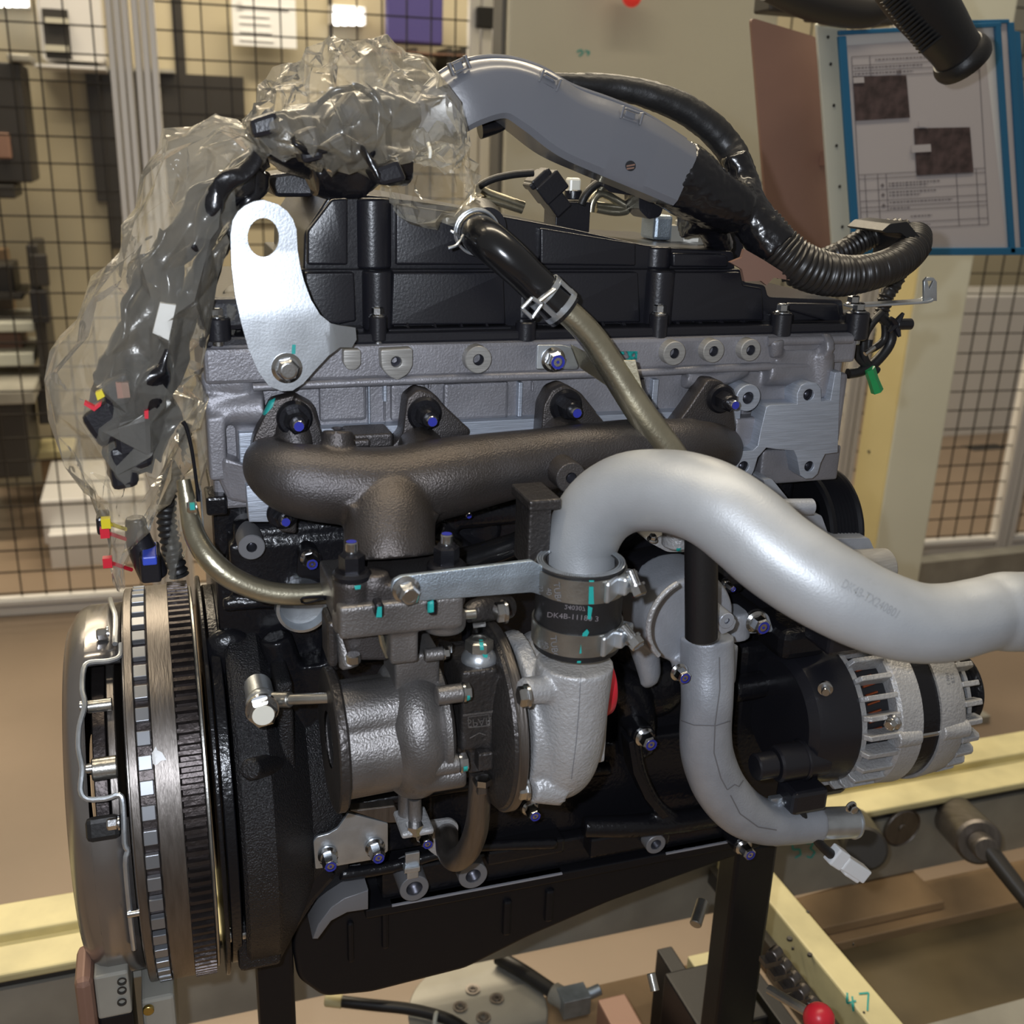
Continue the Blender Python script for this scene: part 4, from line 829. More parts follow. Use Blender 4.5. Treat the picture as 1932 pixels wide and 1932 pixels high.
m = M(); m.tube([T(520, 1440, -.02, 22), T(470, 1452, -.06, 22)], seg=12); pbox(m, 520, 1290, 560, 1500, -.02, 0.0600); pbox(m, 560, 1430, 640, 1570, 0, 0.0400); obj('housing_web', m, 'blackrough', fh, cast=.0022)
m = M(); m.prism([V(x, y, -.012) for x, y in ((515, 1560), (560, 1570), (640, 1655), (600, 1700), (560, 1760), (515, 1790))], Y_*.06); obj('lower_web', m, 'black', fh, smooth=0, bevel=.006)
# ---------------------------------------------------------------- flywheel and ring gear
fw = empty('flywheel', (fx_(300), FC.y, FC.z), parent=EN)
m = M(); wheel(m, fx_(243), fx_(262), .193, .05); obj('outer_band', m, 'darksteel', fw)
m = M(); wheel(m, fx_(261), fx_(293), .1885, .05); obj('recess_band', m, 'gear', fw)
m = M(); wheel(m, fx_(292), fx_(342), .194, .05); obj('inner_band', m, 'darksteel', fw)
m = M(); wheel(m, fx_(342), fx_(386), .191, .05); xg0, xg1 = fx_(341), fx_(385)
obj('ring_gear_body', m, 'gear', fw)
NT = 128; mt = M()
for k in range(NT):
    t = 2*math.pi*k/NT; d = Vector((0, math.cos(t), math.sin(t))); e_ = Vector((0, -math.sin(t), math.cos(t))); c = Vector(((xg0+xg1)/2, FC.y, FC.z))+d*(.1925*SR)
    w0, w1, hh, L = .0028, .0015, .0032, (xg1-xg0)/2
    mt.add([c+X_*(sx*L)+e_*(sy*(w1 if sd > 0 else w0))+d*(sd*hh) for sx in (-1, 1) for sy in (-1, 1) for sd in (-1, 1)], [(0, 1, 3, 2), (4, 6, 7, 5), (0, 4, 5, 1), (2, 3, 7, 6), (0, 2, 6, 4), (1, 5, 7, 3)])
o = obj('ring_gear_teeth', mt, 'gear', fw, smooth=0, kind='stuff')
m = M(); wheel(m, fx_(386), fx_(394), .190, .05); obj('edge_ring', m, 'steel', fw)
NTT = 58; first = None; tx0, tx1 = fx_(263), fx_(290)
for k in range(NTT):
    t = 2*math.pi*k/NTT+.03
    if math.cos(t) > .35: continue                  # the far side of the wheel is never seen
    d = Vector((0, math.cos(t), math.sin(t))); c = Vector(((tx0+tx1)/2, FC.y, FC.z))+d*(.1915*SR)
    if first is None:
        mm = M(); mm.box((0, 0, 0), (tx1-tx0, .0108, .0055)); first = obj('tone_tooth', mm, 'tooth', fw, smooth=0, bevel=.0006); o = first; o.location = c-WP[fw.name]; WP[o.name] = c
    else: o = copyof(first, c, fw, deep=False)
    o.rotation_euler = (t-math.pi/2, 0, 0)
m = M(); c = V(292, 1428, FC.y-.1945); pc = [(277, 1432), (283, 1415), (294, 1408), (306, 1418), (315, 1432), (300, 1443), (285, 1444)]
decal(bpy.data.objects['inner_band'], [[(279, 1442), (278, 1420), (290, 1416), (294, 1408), (297, 1416), (306, 1420), (314, 1434), (304, 1436), (296, 1443), (288, 1444)]], 'paint_blob', 'white', fw, off=.0012)
# ---------------------------------------------------------------- clutch cover
cc = empty('clutch_cover', (fx_(180), FC.y, FC.z), parent=EN)
CF = FC.y-.178*SR
def onC(px, py, R_):                  # where the line of sight meets the cylinder of radius R_ about the shaft
    d = ray(px, py); o = CP-FC; a_ = d.y*d.y+d.z*d.z; b_ = o.y*d.y+o.z*d.z; c_ = o.y*o.y+o.z*o.z-R_*R_; D_ = b_*b_-a_*c_
    t = (-b_-math.sqrt(D_))/a_ if D_ > 0 else -b_/a_
    return CP+d*t
def cx(px): return onC(px, 1480, .178*SR).x
xr, xm, xl = cx(238), cx(165), cx(112)
dome = [(0, .178), (0, .181), (xm-xr, .180), (xm-xr-.006, .176), ((xl-xr)*.8, .172), ((xl-xr)*.96, .160), (xl-xr, .140), (xl-xr+.004, .10), (xl-xr+.012, .06)]
# angles measured from +Z-ish: use reference pointing at the viewer (-Y)
m = M(); m.lathe(Vector((xr, FC.y, FC.z)), X_, sc([(0, .180), (xm-xr, .180), (xm-xr-.006, .176)]), 60, -22, 292, ref=-Y_); 
m2 = M(); m2.lathe(Vector((xr, FC.y, FC.z)), X_, sc([(xm-xr, .180), (xm-xr-.006, .177), ((xl-xr)*.82, .172), ((xl-xr)*.97, .158), (xl-xr, .136), (xl-xr+.004, .10), (xl-xr+.012, .05)]), 84)
cv1 = obj('cover_dome', m2, 'cluster', cc, smooth=50); w1 = obj('cover_wall', m, 'cluster', cc, smooth=50)
w1.modifiers.new('s', 'SOLIDIFY').thickness = .003
m = M(); wheel(m, xr+.001, xr+.005, .183, .12); obj('cover_flange', m, 'cluster', cc)
m = M(); wheel(m, cx(172), cx(200), .150, .05); obj('pressure_plate', m, 'gear', cc)
m = M(); wheel(m, cx(205), cx(222), .165, .05); obj('clutch_disc', m, 'darksteel', cc)
for x, y in ((206, 1448), (196, 1330)):
    a = onC(x, y, .172*SR); m = M(); m.cyl(a-X_*.012, a+X_*.006, .0085 if y > 1400 else .005); obj('spacer_rivet', m, 'steel', cc)
    m = M(); a = onC(162 if y > 1400 else 150, y+4, .176*SR); m.cyl(a, a+X_*.006, .0045); obj('rivet', m, 'chrome', cc)
for P in ([(228, 1215), (226, 1238), (205, 1247), (170, 1250), (158, 1262), (155, 1300), (160, 1330), (150, 1370), (148, 1410), (155, 1450), (152, 1490), (165, 1508), (200, 1507), (225, 1500), (232, 1520), (235, 1590), (241, 1605), (237, 1630), (246, 1730), (253, 1790)], [(208, 1130), (212, 1145), (218, 1165), (217, 1215)]):
    m = M(); m.tube([(onC(x, y, .1835*SR), .0021) for x, y in P], seg=8, n=3); obj('pressed_edge', m, 'zinc', cc)
m = M(); a = onC(195, 1562, .18*SR); dr = (a-Vector((a.x, FC.y, FC.z))).normalized(); tg_ = X_.cross(dr); m.box(a, (.024, .018, .010), (X_, tg_, dr)); obj('balance_block', m, 'rubber', cc, smooth=0, bevel=.004)
for x, y in ((226, 1552), (205, 1195)):
    q = onC(x, y, .186*SR); bolt('bolt', q, -X_, rr(15, q), cc, 'hex', h=.009)
m = M(); a = onC(240, 1725, .185*SR); m.cyl(a, a+X_*.009, .0028); obj('pin', m, 'chrome', cc)
m = M(); a, b = V(198, 1800, 0), V(252, 1832, 0); m.bb((a.x, -.005, b.z), (b.x, .05, a.z)); obj('lower_lug', m, 'cluster', cc, smooth=0, bevel=.004)
# ---------------------------------------------------------------- oil pan
op = empty('oil_pan', (.27, .1, .72), parent=EN)
m = M(); m.prism([V(x, y, .03) for x, y in rnd([(560, 1730), (640, 1700), (1060, 1640), (1440, 1575), (1440, 1600), (1300, 1650), (1150, 1705), (1000, 1770), (880, 1830), (700, 1876), (610, 1884), (562, 1850), (552, 1790)], 14)], Y_*.20); ob = obj('pan_body', m, 'pan', op, bevel=.012); ob.modifiers['bevel'].segments = 4
zr = V(900, 1680, .015).z
m = M(); m.bb((V(690, 1700, .012).x, .012, zr-.006), (XR-.03, .26, zr+.004)); obj('pan_flange', m, 'pan', op, smooth=0, bevel=.0015)
m = M(); m.bb((V(740, 1692, .011).x, .0114, zr+.0025), (V(1062, 1640, .011).x, .02, zr+.0040)); obj('gasket_edge', m, 'gasket', op, smooth=0); m = M(); m.bb((V(1258, 1606, .011).x, .0114, zr+.0025), (V(1380, 1590, .011).x, .02, zr+.0040)); obj('gasket_edge', m, 'gasket', op, smooth=0)
m = M(); m.bb((V(720, 1660, .02).x, .02, zr+.004), (XR-.03, .1, zr+.035)); m.bb((V(915, 1640, .02).x, .012, zr+.026), (V(1060, 1600, .02).x, .1, zr+.042)); m.bb((V(1110, 1590, .01).x, .004, zr+.02), (V(1260, 1570, .01).x, .1, zr+.042)); obj('crankcase_skirt', m, 'black', bk, smooth=0, bevel=.003)
for i, x in enumerate((655, 720, 950, 1030)):
    m = M(); a, b = V(x, 1740-i*20, .028), V(x+14, 1815-i*26, .028); m.bb((a.x, .026, b.z), (b.x, .05, a.z)); obj('pan_rib', m, 'pan', op, smooth=0, bevel=.003)
plate('machined_lip', [(590, 1772), (600, 1745), (625, 1712), (650, 1695), (695, 1680), (695, 1716), (655, 1722), (625, 1738), (600, 1772)], -.014, .05, 'grey', op, bevel=.001)
for x, y, r, h in ((782, 1677, 28, 16), (893, 1653, 28, 15), (1238, 1594, 20, 11)): boss('pan_boss', x, y, r, -.008, .03, 'grey', h, bk)
boss('pipe_plug', 475, 1033, 25, -.004, .05, 'grey', 10, bk)
q = V(572, 1148, .005); m = M(); m.lathe(q+Y_*.02, -Y_, [(0, rr(52, q)), (.02, rr(50, q)), (.021, rr(44, q)), (.012, rr(40, q)), (.008, 0)], 36); obj('core_plug', m, 'zinc', bk)
q = V(497, 1330, .02); 
# small brackets and bolts on the block
p = plate('steel_bracket', [(591, 1588), (598, 1579), (620, 1573), (637, 1563), (649, 1546), (657, 1534), (732, 1553), (732, 1606), (711, 1621), (643, 1633), (595, 1640)], -.022, .003, 'zinc', bk, rad=3)
for x, y in ((618, 1612), (707, 1597)):
    q = V(x, y, -.0225); bolt('bolt', q, -Y_, rr(19, q), p, 'blue', h=.016)
m = M(); m.cyl(V(618, 1612, -.02), V(618, 1612, .03), .009); m.cyl(V(707, 1597, -.02), V(707, 1597, .03), .009); obj('spacer', m, 'black', p, kind='stuff')
p = plate('drain_flange', [(772, 1568), (800, 1553), (852, 1546), (866, 1556), (860, 1600), (838, 1624), (815, 1610)], -.012, .004, 'silver', bk, rad=8)
q = V(800, 1576, -.013); bolt('bolt', q, -Y_, rr(16, q), p, 'blue', h=.013)
m = M(); pbox(m, 765, 1612, 792, 1640, -.012, 0.0030); pbox(m, 763, 1640, 793, 1644, -.016, 0.0070); pbox(m, 768, 1644, 790, 1656, -.010, 0.0030); obj('clip_tab', m, 'zinc', bk, smooth=0, bevel=.0008)
for x, y, Y, r, s in ((1000, 1523, -.02, 17, 'blue'), (1216, 1390, -.01, 20, 'blue'), (1402, 1597, -.005, 17, 'blue'), (584, 1052, .0, 18, 'blue'), (1425, 1172, -.012, 22, 'blue'), (1368, 1100, -.012, 9, 'blue')):
    q = V(x, y, Y); bolt('bolt', q, -Y_, rr(r, q), bk, s, h=.014); m = M(); m.cyl(q, q+Y_*.05, rr(r*1.1, q)); obj('bolt_boss', m, 'black', bk)
plate('pipe_tab', [(560, 1088), (562, 1048), (584, 1034), (606, 1046), (612, 1094)], .003, .003, 'darknut', bk, rad=8)
plate('housing_tab', [(1406, 1176), (1412, 1155), (1430, 1150), (1450, 1160), (1460, 1192), (1412, 1196)], -.010, .004, 'silver2', bk, rad=6)
plate('curved_rib', [(1187, 1402), (1196, 1398), (1206, 1450), (1232, 1505), (1262, 1540), (1250, 1546), (1218, 1508), (1196, 1460)], -.010, .02, 'black', bk)
# ================================================================ TURBOCHARGER
YT = -.10
ax_z = V(900, 1352, YT).z                        # turbocharger shaft line
def tX(px, py=1350, Y=YT): return V(px, py, Y).x
def TX(px): return Vector((tX(px), YT, ax_z))
def TF(px, r): return Vector((V(px, 1350, YT-r).x, YT, ax_z))
tb = empty('turbocharger', (tX(850), YT, ax_z), parent=EN)
# turbine inlet flange and neck
m = M(); mv = lambda r, x, y: rr(r, V(x, y, YT))
pbox(m, 640, 1148, 874, 1184, -.142, .085); pbox(m, 736, 1178, 790, 1250, -.138, .06); pbox(m, 745, 1240, 830, 1300, -.12, .04)
for x in (668, 838): q = V(x, 1150, -.125); m.cyl(q-Z_*.014, q, rr(42, q))
m.tube([T(640, 1180, -.10, 14), T(660, 1260, -.11, 20)], seg=12)
obj('turbine_neck', m, 'iron2', tb, cast=.0016)
zs = V(665, 1088, -.125).z; m = M(); m.bb((V(700, 1146, -.135).x, -.136, V(700, 1150, -.138).z), (V(862, 1146, -.135).x, -.04, zs-.004))
for x, y in ((664, 1152), (842, 1140)): q = V(x, y, -.125); m.cyl(q, Vector((q.x, q.y, zs)), rr(36, q))
q = V(706, 1142, -.125); m.cyl(q, q+Z_*.024, .010); q = V(735, 1055, -.097); m.cyl(q-Z_*.03, q-Z_*.012, rr(90, q))
obj('outlet_flange', m, 'iron', mf, cast=.0016)
for x, y in ((664, 1086), (842, 1074)):
    q = V(x, y, -.125); q.z = zs; bolt('stud_nut', q, Z_, rr(37, q), mf, 'nut', h=.019, rot=20)
    q = q-Z_*.055; m = M(); m.cyl(q-Z_*.006, q, rr(14, q)); obj('stud_end', m, 'chrome', tb)
for x, y in ((713, 1146), (814, 1142)):
    q = V(x, y, -.145); m = M(); m.box(q, (rr(17, q), .012, rr(30, q))); obj('lock_tab', m, 'darknut', tb, smooth=0, bevel=.002)
# turbine housing: outlet barrel with two folds and the volute
m = M(); R0 = rr(112, V(720, 1360, -.14))
c0 = Vector((TF(655, .04).x, YT, ax_z-.002)); c1 = TF(790, .04)
m.tube([(c0, .040), (c1, .040)], seg=40)
for dz, dy, r in ((.021, -.010, .0235), (-.003, -.012, .032), (-.026, -.004, .019)):
    m.tube([(c0+Vector((0, dy, dz)), r), (c1+Vector((0, dy, dz)), r)], seg=28)
obj('turbine_outlet', m, 'iron2', tb, cast=.0016)
m = M(); cv = TF(806, .05); RV = rr(148, V(800, 1350, -.15))
m.torus(cv, X_, RV-.021, .0205, 60, 20); m.lathe(cv-X_*.012, X_, [(0, .0), (0, RV-.02), (.03, RV-.02), (.034, 0)], 40)
m.tube([(cv+Vector((-.006, -.035, -.02)), .012), (cv+Vector((.03, -.038, -.02)), .010)], seg=12)
obj('turbine_volute', m, 'iron2', tb, cast=.0016)
m = M(); q = TF(858, .055); m.lathe(q-X_*.006, X_, [(0, 0), (0, RV-.008), (.004, RV-.004), (.008, RV-.004), (.012, RV-.012), (.014, 0)], 60); obj('clamp_ring', m, 'iron2', tb)
m = M(); q = Vector((TF(640, .05).x, YT, ax_z-.002)); m.lathe(q, X_, [(0, .02), (0, .049), (.001, .0505), (.006, .0505), (.0075, .049), (.0075, .02)], 60); obj('outlet_flange_disc', m, 'iron3', tb)
m = M(); pbox(m, 618, 1176, 640, 1260, -.11, .03); obj('flange_lug', m, 'iron3', tb, smooth=0, bevel=.004)
m = M(); m.prism([V(x, y, -.118) for x, y in ((640, 1186), (736, 1186), (738, 1215), (733, 1248), (660, 1248))], Y_*.02); obj('heat_shield', m, 'iron', tb, smooth=0, bevel=.003)
m = M(); m.tube([T(682, 1176, -.122, 7), T(714, 1190, -.124, 6), T(722, 1215, -.124, 6), T(732, 1238, -.122, 6)], seg=8, n=4); obj('shield_bead', m, 'goldsteel', tb)
# hex bolts between the housings (heads look along the shaft)
def hexx(x, y, Y, r, parent, d=X_, boss_=True, mt='iron2'):
    q = V(x, y, Y); R_ = rr(r, q); m = M(); m.hexp(q, q+d*R_*.75, R_, .15, 10); o = obj('clamp_bolt', m, 'chrome', parent, smooth=25)
    m = M(); m.lathe(q-d*R_*.25, d, [(0, 0), (0, R_*1.15), (R_*.24, R_*1.15), (R_*.24, 0)], 20); obj('washer', m, 'chrome', o)
    if boss_: m = M(); m.cyl(q-d*R_*3.2, q-d*R_*.25, R_*1.05); obj('bolt_boss', m, mt, parent)
    return o
b1 = hexx(876, 1306, -.148, 17, tb); b2 = hexx(869, 1439, -.142, 18, tb); hexx(838, 1232, -.135, 12, tb)
# bearing housing
m = M(); a, b = TF(866, .03), TF(940, .04)
m.lathe(a, X_, [(0, 0), (0, .030), (.006, .026), (.012, .025), ((b-a).x-.012, .025), ((b-a).x-.004, .034), ((b-a).x+.002, .048), ((b-a).x+.004, .060), ((b-a).x+.012, .063), ((b-a).x+.013, 0)], 60)
q = V(905, 1300, -.115); m.cyl(Vector((q.x, q.y-.002, q.z)), Vector((q.x, q.y-.002, V(905, 1262, -.115).z)), rr(36, q)); pbox(m, 872, 1270, 936, 1410, -.134, .05); pbox(m, 884, 1408, 930, 1455, -.13, .04)
obj('bearing_housing', m, 'iron3', tb, cast=.0015, relax=10); bh_ = bpy.data.objects['bearing_housing']
m = M(); m.bb(V(882, 1420, -.137), V(930, 1452, -.125)) if False else pbox(m, 903, 1424, 931, 1452, -.14, .012); obj('raised_block', m, 'iron3', tb, smooth=0, bevel=.0015)
text_decal(bh_, 'SPAR', 904, 1361, 21, -6, 'cast_text', 'iron2', tb, off=.0006, sx=1.0, flip=True)
decal(bh_, stroke([(883, 1352), (922, 1347), (924, 1368), (884, 1372), (883, 1352)], 2)+stroke([(874, 1349), (936, 1341)], 4)+stroke([(886, 1392), (904, 1382), (916, 1386)], 2), 'cast_frame', 'iron2', tb, off=.0006)
# oil feed banjo
q = V(903, 1262, -.118); qz = lambda y: Vector((q.x, q.y, V(903, y, -.118).z)); bj = empty('oil_feed_fitting', q, parent=tb)
m = M(); m.lathe(qz(1264), Z_, [(0, .0085), (.0014, .0085), (.0014, 0)], 28); m.lathe(qz(1228), Z_, [(0, .0085), (.0014, .0085), (.0014, 0)], 28); obj('copper_washer', m, 'copper', bj, kind='stuff')
m = M(); m.ball((qz(1260)+qz(1228))/2, .0125, 28, (1, 1, .86)); obj('banjo_ring', m, 'zinc', bj)
m = M(); m.hexp(qz(1228)+Z_*.0014, qz(1206), .0098, .1, 15); m.lathe(qz(1206)-Z_*.0004, Z_, [(0, .0072), (.0012, .006), (.0012, .005), (-.001, .0045), (-.001, 0)], 24); obj('banjo_bolt', m, 'steel', bj, smooth=25)
m = M(); m.tube([T(892, 1240, -.11, 9), T(880, 1205, -.08, 9), T(890, 1170, -.06, 9), T(940, 1140, -.03, 9)], seg=12, n=5); obj('feed_pipe', m, 'darknut', bj)
m = M(); q_ = V(898, 1176, -.09); m.hexp(q_-X_*.004, q_+X_*.006, .007, .1); obj('union_nut', m, 'chrome', bj, smooth=25)
ac = empty('wastegate_actuator', V(850, 1160, -.1), parent=tb)
m = M(); a, b = V(802, 1164, -.12), V(862, 1160, -.12); m.cyl(a, b, rr(4, a)); m.cyl(b, b+(b-a)*.6, rr(10, b)); obj('rod_end', m, 'steel', ac)
m = M(); m.tube([T(880, 1160, -.115, 16), T(905, 1150, -.11, 24), T(960, 1145, -.10, 22)], seg=16, n=3); obj('canister_arm', m, 'iron3', ac)
# compressor back plate and rim
m = M(); q = TF(950, .06); RB = rr(198, V(985, 1330, -.165))
Lb = TF(992, .075).x-q.x; m.lathe(q, X_, [(0, 0), (.0, .040), (Lb*.3, RB*.80), (Lb*.7, RB*.95), (Lb, RB*.97), (Lb, 0)], 80); obj('back_plate', m, 'iron3', tb)
m = M(); q = TF(990, .075); m.lathe(q, X_, [(0, .05), (0, RB-.001), (.001, RB), (.006, RB), (.007, RB-.001), (.007, .05)], 80); obj('back_plate_rim', m, 'darksteel', tb)
for x, y, Y in ((992, 1313, -.178), (990, 1488, -.16), (949, 1154, -.14)): hexx(x, y, Y, 20, tb, -X_, False)
# compressor scroll and outlet
RC, rc = .0455, .0285; cq = Vector((V(1072, 1400, YT-RC).x, YT, ax_z))
def scr(ang, r, R=RC): return (cq+Vector((0, -math.cos(ang)*R, math.sin(ang)*R)), r)
m = M(); yo = YT-RC
m.tube([(Vector((tX(1085, 1240, yo), yo, V(1086, 1246, yo).z)), rr(74, V(1086, 1246, yo))), (Vector((V(1080, 1300, yo).x, yo, V(1080, 1300, yo).z)), .0262), scr(0, .0245)]+[scr(-math.radians(t), .0245-.0115*t/330, RC-.005*t/330) for t in range(30, 331, 30)], seg=28, n=6)
m.lathe(cq-X_*.03, X_, [(0, 0), (0, .058), (.012, .060), (.016, .04), (.05, .034), (.05, 0)], 48)
m.tube([(V(1012, 1300, -.16)-X_*.01, .009), (V(1030, 1300, -.155), .010)], seg=14); m.tube([(V(1000, 1488, -.15), .010), (V(1050, 1478, -.145), .016)], seg=14)
pbox(m, 1105, 1352, 1141, 1440, -.135, .05)
cs = obj('compressor_scroll', m, 'silver', tb, cast=.0017)
m = M(); m.tube([T(1096, 1270, -.171, 1.2), T(1091, 1330, -.1725, 1.2), T(1085, 1400, -.170, 1.2), T(1076, 1470, -.158, 1.2)], seg=6, n=4)
decal(cs, stroke([(1096, 1272), (1092, 1340), (1087, 1400), (1078, 1470)], 1.6), 'parting_line', 'grey', tb, off=.0003)
# red cap
ci = Vector((tX(1118, 1330, YT-.03), YT, ax_z)); rcp = .037
m = M(); m.lathe(cq+X_*.03, X_, [(0, .034), (ci.x-cq.x-.022, .034), (ci.x-cq.x-.022, 0)], 40); obj('inlet_neck', m, 'silver', tb)
p1 = V(1143, 1330, YT-.025); m = M(); m.lathe(Vector((p1.x, YT-.001, V(1150, 1328, YT-.03).z)), X_, [(-.012, 0), (-.012, .0245), (-.001, .0252), (.003, .0250), (.0095, .0225), (.011, .020), (.011, 0)], 48)
setp(obj('red_cap', m, 'red', smooth=40), 'red plastic transport cap in the inlet of the silver compressor housing', 'cap')
bpy.data.objects['red_cap'].name = 'protective_cap'; WP['protective_cap'] = WP['red_cap']
# ---- strap bracket
so = plate('strap_bracket', [(757, 1088), (1004, 1058), (1040, 1080), (1040, 1130), (1004, 1118), (765, 1137), (748, 1132), (738, 1114), (742, 1096)], -.150, .004, 'blued', EN, bevel=.0008, rad=5)
q = V(766, 1112, -.1505); bolt('bolt', q, -Y_, rr(27, q), so, 'recess', h=.012)
m = M(); pbox(m, 1000, 950, 1036, 1075, -.125, .03); pbox(m, 1000, 946, 1060, 962, -.13, .04); obj('upright_bracket', m, 'iron3', so, smooth=0, bevel=.0015)
m = M(); m.tube([T(870, 1060, -.02, 26), T(930, 1042, -.03, 25), T(985, 1020, -.04, 22), T(1012, 985, -.05, 20), T(1025, 940, -.05, 20)], seg=20, n=6); obj('oil_tube', m, 'hose', EN)
# ---- coolant pipe on the left and its clamp
cpz = empty('coolant_pipe', V(500, 1110, -.06), parent=EN)
m = M(); m.tube([T(346, 905, -.03, 13), T(356, 960, -.035, 17), T(368, 1010, -.045, 20), T(396, 1055, -.055, 22), T(440, 1092, -.06, 22), T(500, 1116, -.062, 21), T(560, 1122, -.062, 21), T(640, 1117, -.06, 21), T(700, 1112, -.05, 21), T(760, 1105, -.03, 20)], seg=22, n=8); obj('tube', m, 'goldsteel', cpz)
m = M(); m.tube([T(570, 1136, -.082, 2.5), T(572, 1128, -.088, 2.5), T(615, 1126, -.088, 2.5), T(622, 1134, -.082, 2.5), T(610, 1130, -.088, 2), T(580, 1138, -.086, 2), T(570, 1136, -.082, 2)], seg=8, n=3); obj('clip', m, 'darknut', cpz)
m = M(); a, b = V(378, 930, -.04), V(388, 1040, -.04); m.bb((a.x, -.04, b.z), (b.x, -.02, a.z)); obj('bracket', m, 'zinc', cpz, smooth=0, bevel=.001)
q = V(371, 956, -.045); bolt('bolt', q, -X_, rr(16, q), cpz, 'hex'); m = M(); pbox(m, 358, 952, 368, 962, -.07, .004); obj('paint_mark', m, 'teal', cpz, smooth=0)
pbm = M(); pbox(pbm, 388, 940, 430, 972, .0, .03); obj('black_block', pbm, 'black', EN, smooth=0, bevel=.002)
dw = tubeobj('dipstick_wire', [T(345, 796, -.03, 5), T(352, 808, -.03, 4), T(362, 850, -.03, 3.5), T(372, 920, -.03, 3.5), T(376, 945, -.03, 6)], 'darknut', EN, seg=8)
# ---- link rod with end bolt left of the turbine housing
lr = empty('link_rod', V(500, 1330, -.05), parent=EN)
m = M(); m.cyl(V(515, 1320, -.07), V(548, 1320, -.08), .0055); m.cyl(V(540, 1320, -.078), V(640, 1316, -.10), .0038); obj('rod', m, 'steel', lr)
q = V(494, 1330, -.068); m = M(); m.ball(q, .0115, 20, (1, 1, 1.1)); m.cyl(q+Y_*.03, q, .010); obj('joint', m, 'zinc', lr)
q = V(494, 1336, -.08); m = M(); m.lathe(q, -Y_, [(0, .0115), (.003, .0115), (.003, 0)], 28); m.hexp(q-Y_*.003, q-Y_*.010, .0105, .12, 10); obj('end_bolt', m, 'chrome', lr, smooth=25)
m = M(); m.lathe(q-Y_*.0104, -Y_, [(0, .0076), (.0003, .0074), (.0003, 0)], 28); obj('pale_disc', m, 'clearw', lr)
# ---- drain pipes
dp = empty('oil_drain_pipe', V(890, 1550, -.08), parent=EN)
m = M(); m.tube([T(905, 1455, -.118, 20), T(905, 1480, -.116, 21), T(903, 1530, -.108, 22), T(897, 1570, -.098, 23), T(882, 1605, -.086, 23), T(860, 1622, -.07, 22), T(846, 1608, -.052, 22), T(843, 1585, -.034, 22), T(843, 1575, -.014, 22)], seg=24, n=7); obj('tube', m, 'darksteel', dp)
m = M(); a = V(905, 1462, -.118); m.box(a, (rr(34, a), .026, .005)); m.box(a-Z_*.007, (rr(20, a), .018, .010)); obj('flange', m, 'darksteel', dp, smooth=0, bevel=.0015)
m = M(); m.hexp(V(912, 1468, -.136)+Z_*.0, V(912, 1480, -.136), .006, .1); obj('flange_bolt', m, 'chrome', dp, smooth=25)
dq = empty('turbine_drain_pipe', V(785, 1530, -.1), parent=EN)
m = M(); m.tube([T(768, 1480, -.10, 17), T(768, 1545, -.10, 17)], seg=20, n=2); m.tube([T(782, 1505, -.112, 13), T(783, 1545, -.112, 13)], seg=16, n=2); obj('stub', m, 'iron2', dq)
m = M(); a = V(780, 1551, -.108); m.box(a, (rr(62, a), .030, .0052)); obj('flange', m, 'silver', dq, smooth=0, bevel=.002)
m = M(); m.hexp(V(782, 1555, -.118), V(782, 1572, -.118), .0065, .1); obj('flange_bolt', m, 'chrome', dq, smooth=25)
m = M(); m.prism([V(x, y, -.03) for x, y in ((660, 1530), (745, 1520), (760, 1552), (733, 1553))], Y_*.01); obj('web_plate', m, 'darksteel', dq, smooth=0, bevel=.001)
# ================================================================ HOSE, CLAMPS, CHARGE PIPE
yh = YT-RC; hx = V(1090, 1160, yh).x
rh = rr(82, V(1090, 1160, yh))
def HZ(y): return Vector((hx, yh, V(1090, y, yh-rh).z))
ph = empty('rubber_coupling', HZ(1160), parent=EN)
m = M(); m.lathe(HZ(1256), Z_, [(0, rh*.86), (0, rh-.001), (.001, rh), ((HZ(1093)-HZ(1256)).z-.001, rh), ((HZ(1093)-HZ(1256)).z, rh-.001), ((HZ(1093)-HZ(1256)).z, rh*.8)], 64)
hoseo = obj('hose', m, 'rubber', ph)
m = M(); zt = HZ(1093)
for k in range(150):
    t = 2*math.pi*k/150
    for j, rq in enumerate((.985, .93, .875)):
        tt = t+(.5*j)*2*math.pi/150; m.box(zt+Vector((math.cos(tt)*rh*rq, math.sin(tt)*rh*rq, .0005)), (.0011, .0006, .0008), (Vector((math.cos(tt+.6), math.sin(tt+.6), 0)), Vector((-math.sin(tt+.6), math.cos(tt+.6), 0)), Z_))
obj('fabric_edge', m, 'zinc', ph, smooth=0, kind='stuff')
clamps = []
